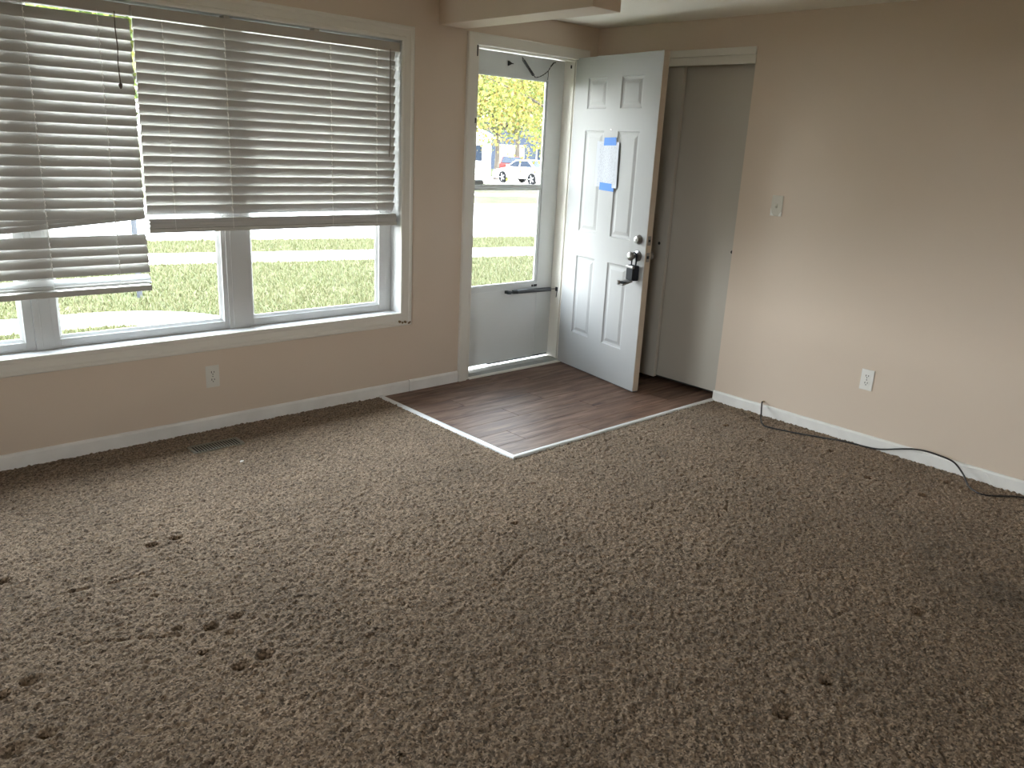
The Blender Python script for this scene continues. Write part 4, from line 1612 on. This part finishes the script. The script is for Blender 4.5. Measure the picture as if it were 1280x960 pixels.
HR = math.radians(-40)
house('white_house', 'white gabled house at the left behind the parked cars', (31.7, 45.35, GZ), HR, 9.5, 5.5, 2.7, 2.3, SIDING,
      [(1.2, 2.2, 2.05)], [(-3.4, -1.6, 0.95, 2.15), (2.9, 4.1, 1.0, 2.1)])
house('blue_grey_house', 'blue-grey gabled house seen between the tree trunks', (47.0, 54.0, GZ), HR, 11.0, 9.0, 2.8, 2.6, BLUESID,
      [(-0.6, 1.8, 2.2)], [(-4.4, -2.8, 0.95, 2.15), (3.0, 4.6, 0.95, 2.15)])


house('sky_block_house', 'unseen cream gabled house added straight across the street to block low sky', (-2.0, 37.0, GZ), math.radians(-13), 13.0, 9.0, 2.9, 3.2, SIDING,  # unseen house, added so less horizon light reaches the entry door
      [(-0.5, 0.5, 2.1)], [(-5.0, -2.6, 0.9, 2.2), (2.2, 4.6, 0.9, 2.2)])
tree('leafy_tree', 'unseen green leafy tree added right of the cream house to block low sky', 8.5, 31.5, 3.0, 0.22, (8.5, 31.5, 5.6), (4.6, 4.6, 4.4), 7000, 0.2, LEAFG, 51)  # unseen tree, added to dim the horizon light on the entry door
tree('leafy_tree', 'unseen green leafy tree added left of the cream house to block low sky', -11.5, 33.0, 3.0, 0.22, (-11.5, 33.0, 5.6), (4.4, 4.4, 4.4), 7000, 0.2, LEAFG, 52)  # second unseen tree added to cut horizon light at the doorway

# ------------------------------------------------------------------ outside: cars
def car(name, label, loc, rz, paint):
    """nose to +y, near side at x = 0, body runs to x = 1.78; origin on the ground at the middle"""
    o = empty(name, loc, rz)
    tag(o, label, 'car', 'cars across the street')
    W = 1.78
    # lower body with wheel arches, from the side (y, z)
    def arch(cy0):
        return [(cy0 + 0.37 * math.cos(a), 0.33 + 0.37 * math.sin(a)) for a in [math.pi * (1 - k / 8) for k in range(9)]]
    side = [(-2.22, 0.30)] + [(-1.30 - 0.37, 0.24)] + arch(-1.30) + arch(1.30) + [(1.75, 0.24), (2.18, 0.30), (2.22, 0.55), (2.10, 0.72), (1.15, 0.90),
            (-1.55, 0.98), (-2.15, 0.92), (-2.24, 0.70)]
    mb_ = MB()
    mb_.prism(side, 'x', 0.0, W)
    mb_.build('body', paint, o, bevel=0.03, local=True)
    # cabin, narrower at the roof
    cab_ = [(1.15, 0.88), (0.35, 1.38), (-0.75, 1.43), (-1.62, 0.96)]
    vs_ = [(0.04, a, b) if b < 1 else (0.20, a, b) for a, b in cab_] + [(W - 0.04, a, b) if b < 1 else (W - 0.20, a, b) for a, b in cab_]
    mb_ = MB()
    mb_.add(vs_, [(0, 1, 2, 3), (7, 6, 5, 4), (0, 4, 5, 1), (1, 5, 6, 2), (2, 6, 7, 3), (3, 7, 4, 0)])
    mb_.build('cabin', paint, o, bevel=0.03, local=True)

    def side_pt(a, b, off, s):
        t = (b - 0.93) / 0.47
        x = 0.04 + 0.16 * t - off
        return (x, a, b) if s == 0 else (W - x, a, b)
    for s in (0, 1):
        for poly in ([(0.85, 0.99), (0.28, 1.34), (-0.10, 1.36), (-0.10, 0.99)], [(-0.18, 0.99), (-0.18, 1.36), (-0.72, 1.37), (-1.28, 1.02)]):
            n = len(poly)
            mb_ = MB()
            mb_.add([side_pt(a, b, 0.012, s) for a, b in poly] + [side_pt(a, b, -0.01, s) for a, b in poly],
                    [tuple(range(n)), tuple(range(2 * n - 1, n - 1, -1))] + [(i, (i + 1) % n, (i + 1) % n + n, i + n) for i in range(n)])
            mb_.build('side_window', CGLASS, o, local=True)
    for (a0, b0), (a1, b1), nm in (((1.10, 0.93), (0.42, 1.35), 'windscreen'), ((-1.56, 1.00), (-0.83, 1.40), 'rear_window')):
        sgn = 1 if a0 > 0 else -1
        mb_ = MB()
        q = [(0.14, a0, b0), (W - 0.14, a0, b0), (W - 0.26, a1, b1), (0.26, a1, b1)]
        mb_.add([(x, a + sgn * 0.012, b + 0.012) for x, a, b in q] + [(x, a, b - 0.01) for x, a, b in q],
                [(0, 1, 2, 3), (7, 6, 5, 4), (0, 4, 5, 1), (1, 5, 6, 2), (2, 6, 7, 3), (3, 7, 4, 0)])
        mb_.build(nm, CGLASS, o, local=True)
    for xx in (0.05, W - 0.35):
        MB().box(xx, xx + 0.30, -2.26, -2.10, 0.72, 0.88).build('tail_lamp', TAIL, o, bevel=0.02, local=True)
    for a in (-1.30, 1.30):
        for x0, ax in ((0.0, -1), (W, 1)):
            mb_ = MB()
            mb_.lathe((x0 - ax * 0.20, a, 0.33), (ax, 0, 0), [(0, 0.30), (0.02, 0.33), (0.19, 0.33), (0.21, 0.31), (0.205, 0.225), (0.18, 0.22)], 24)
            wv = mb_.build('wheel', TYRE, o, smooth=True, local=True)
            mb_ = MB()
            mb_.lathe((x0 - ax * 0.02, a, 0.33), (ax, 0, 0), [(0, 0.06), (0.02, 0.05)], 12)
            for k in range(5):
                an = 2 * math.pi * k / 5
                c_, s_ = math.cos(an), math.sin(an)
                mb_.tube([(x0 - ax * 0.008, a + 0.03 * c_, 0.33 + 0.03 * s_), (x0 - ax * 0.012, a + 0.225 * c_, 0.33 + 0.225 * s_)], 0.028, 6)
            mb_.build('rim', RIM, wv, local=True)
    for s in (0, 1):
        xx = -0.10 if s == 0 else W - 0.02
        MB().box(xx, xx + 0.12, 0.72, 0.86, 0.97, 1.09).build('mirror', paint, o, bevel=0.02, local=True)
    return o


car('white_car', 'white sedan parked across the street, seen through the upper storm-door pane', (29.49, 33.05, GZ + 0.012), 0.0, CARW)
car('red_car', 'red car parked in front of the blue-grey house', (35.24, 41.2, GZ + 0.012), math.radians(-42), CARR)
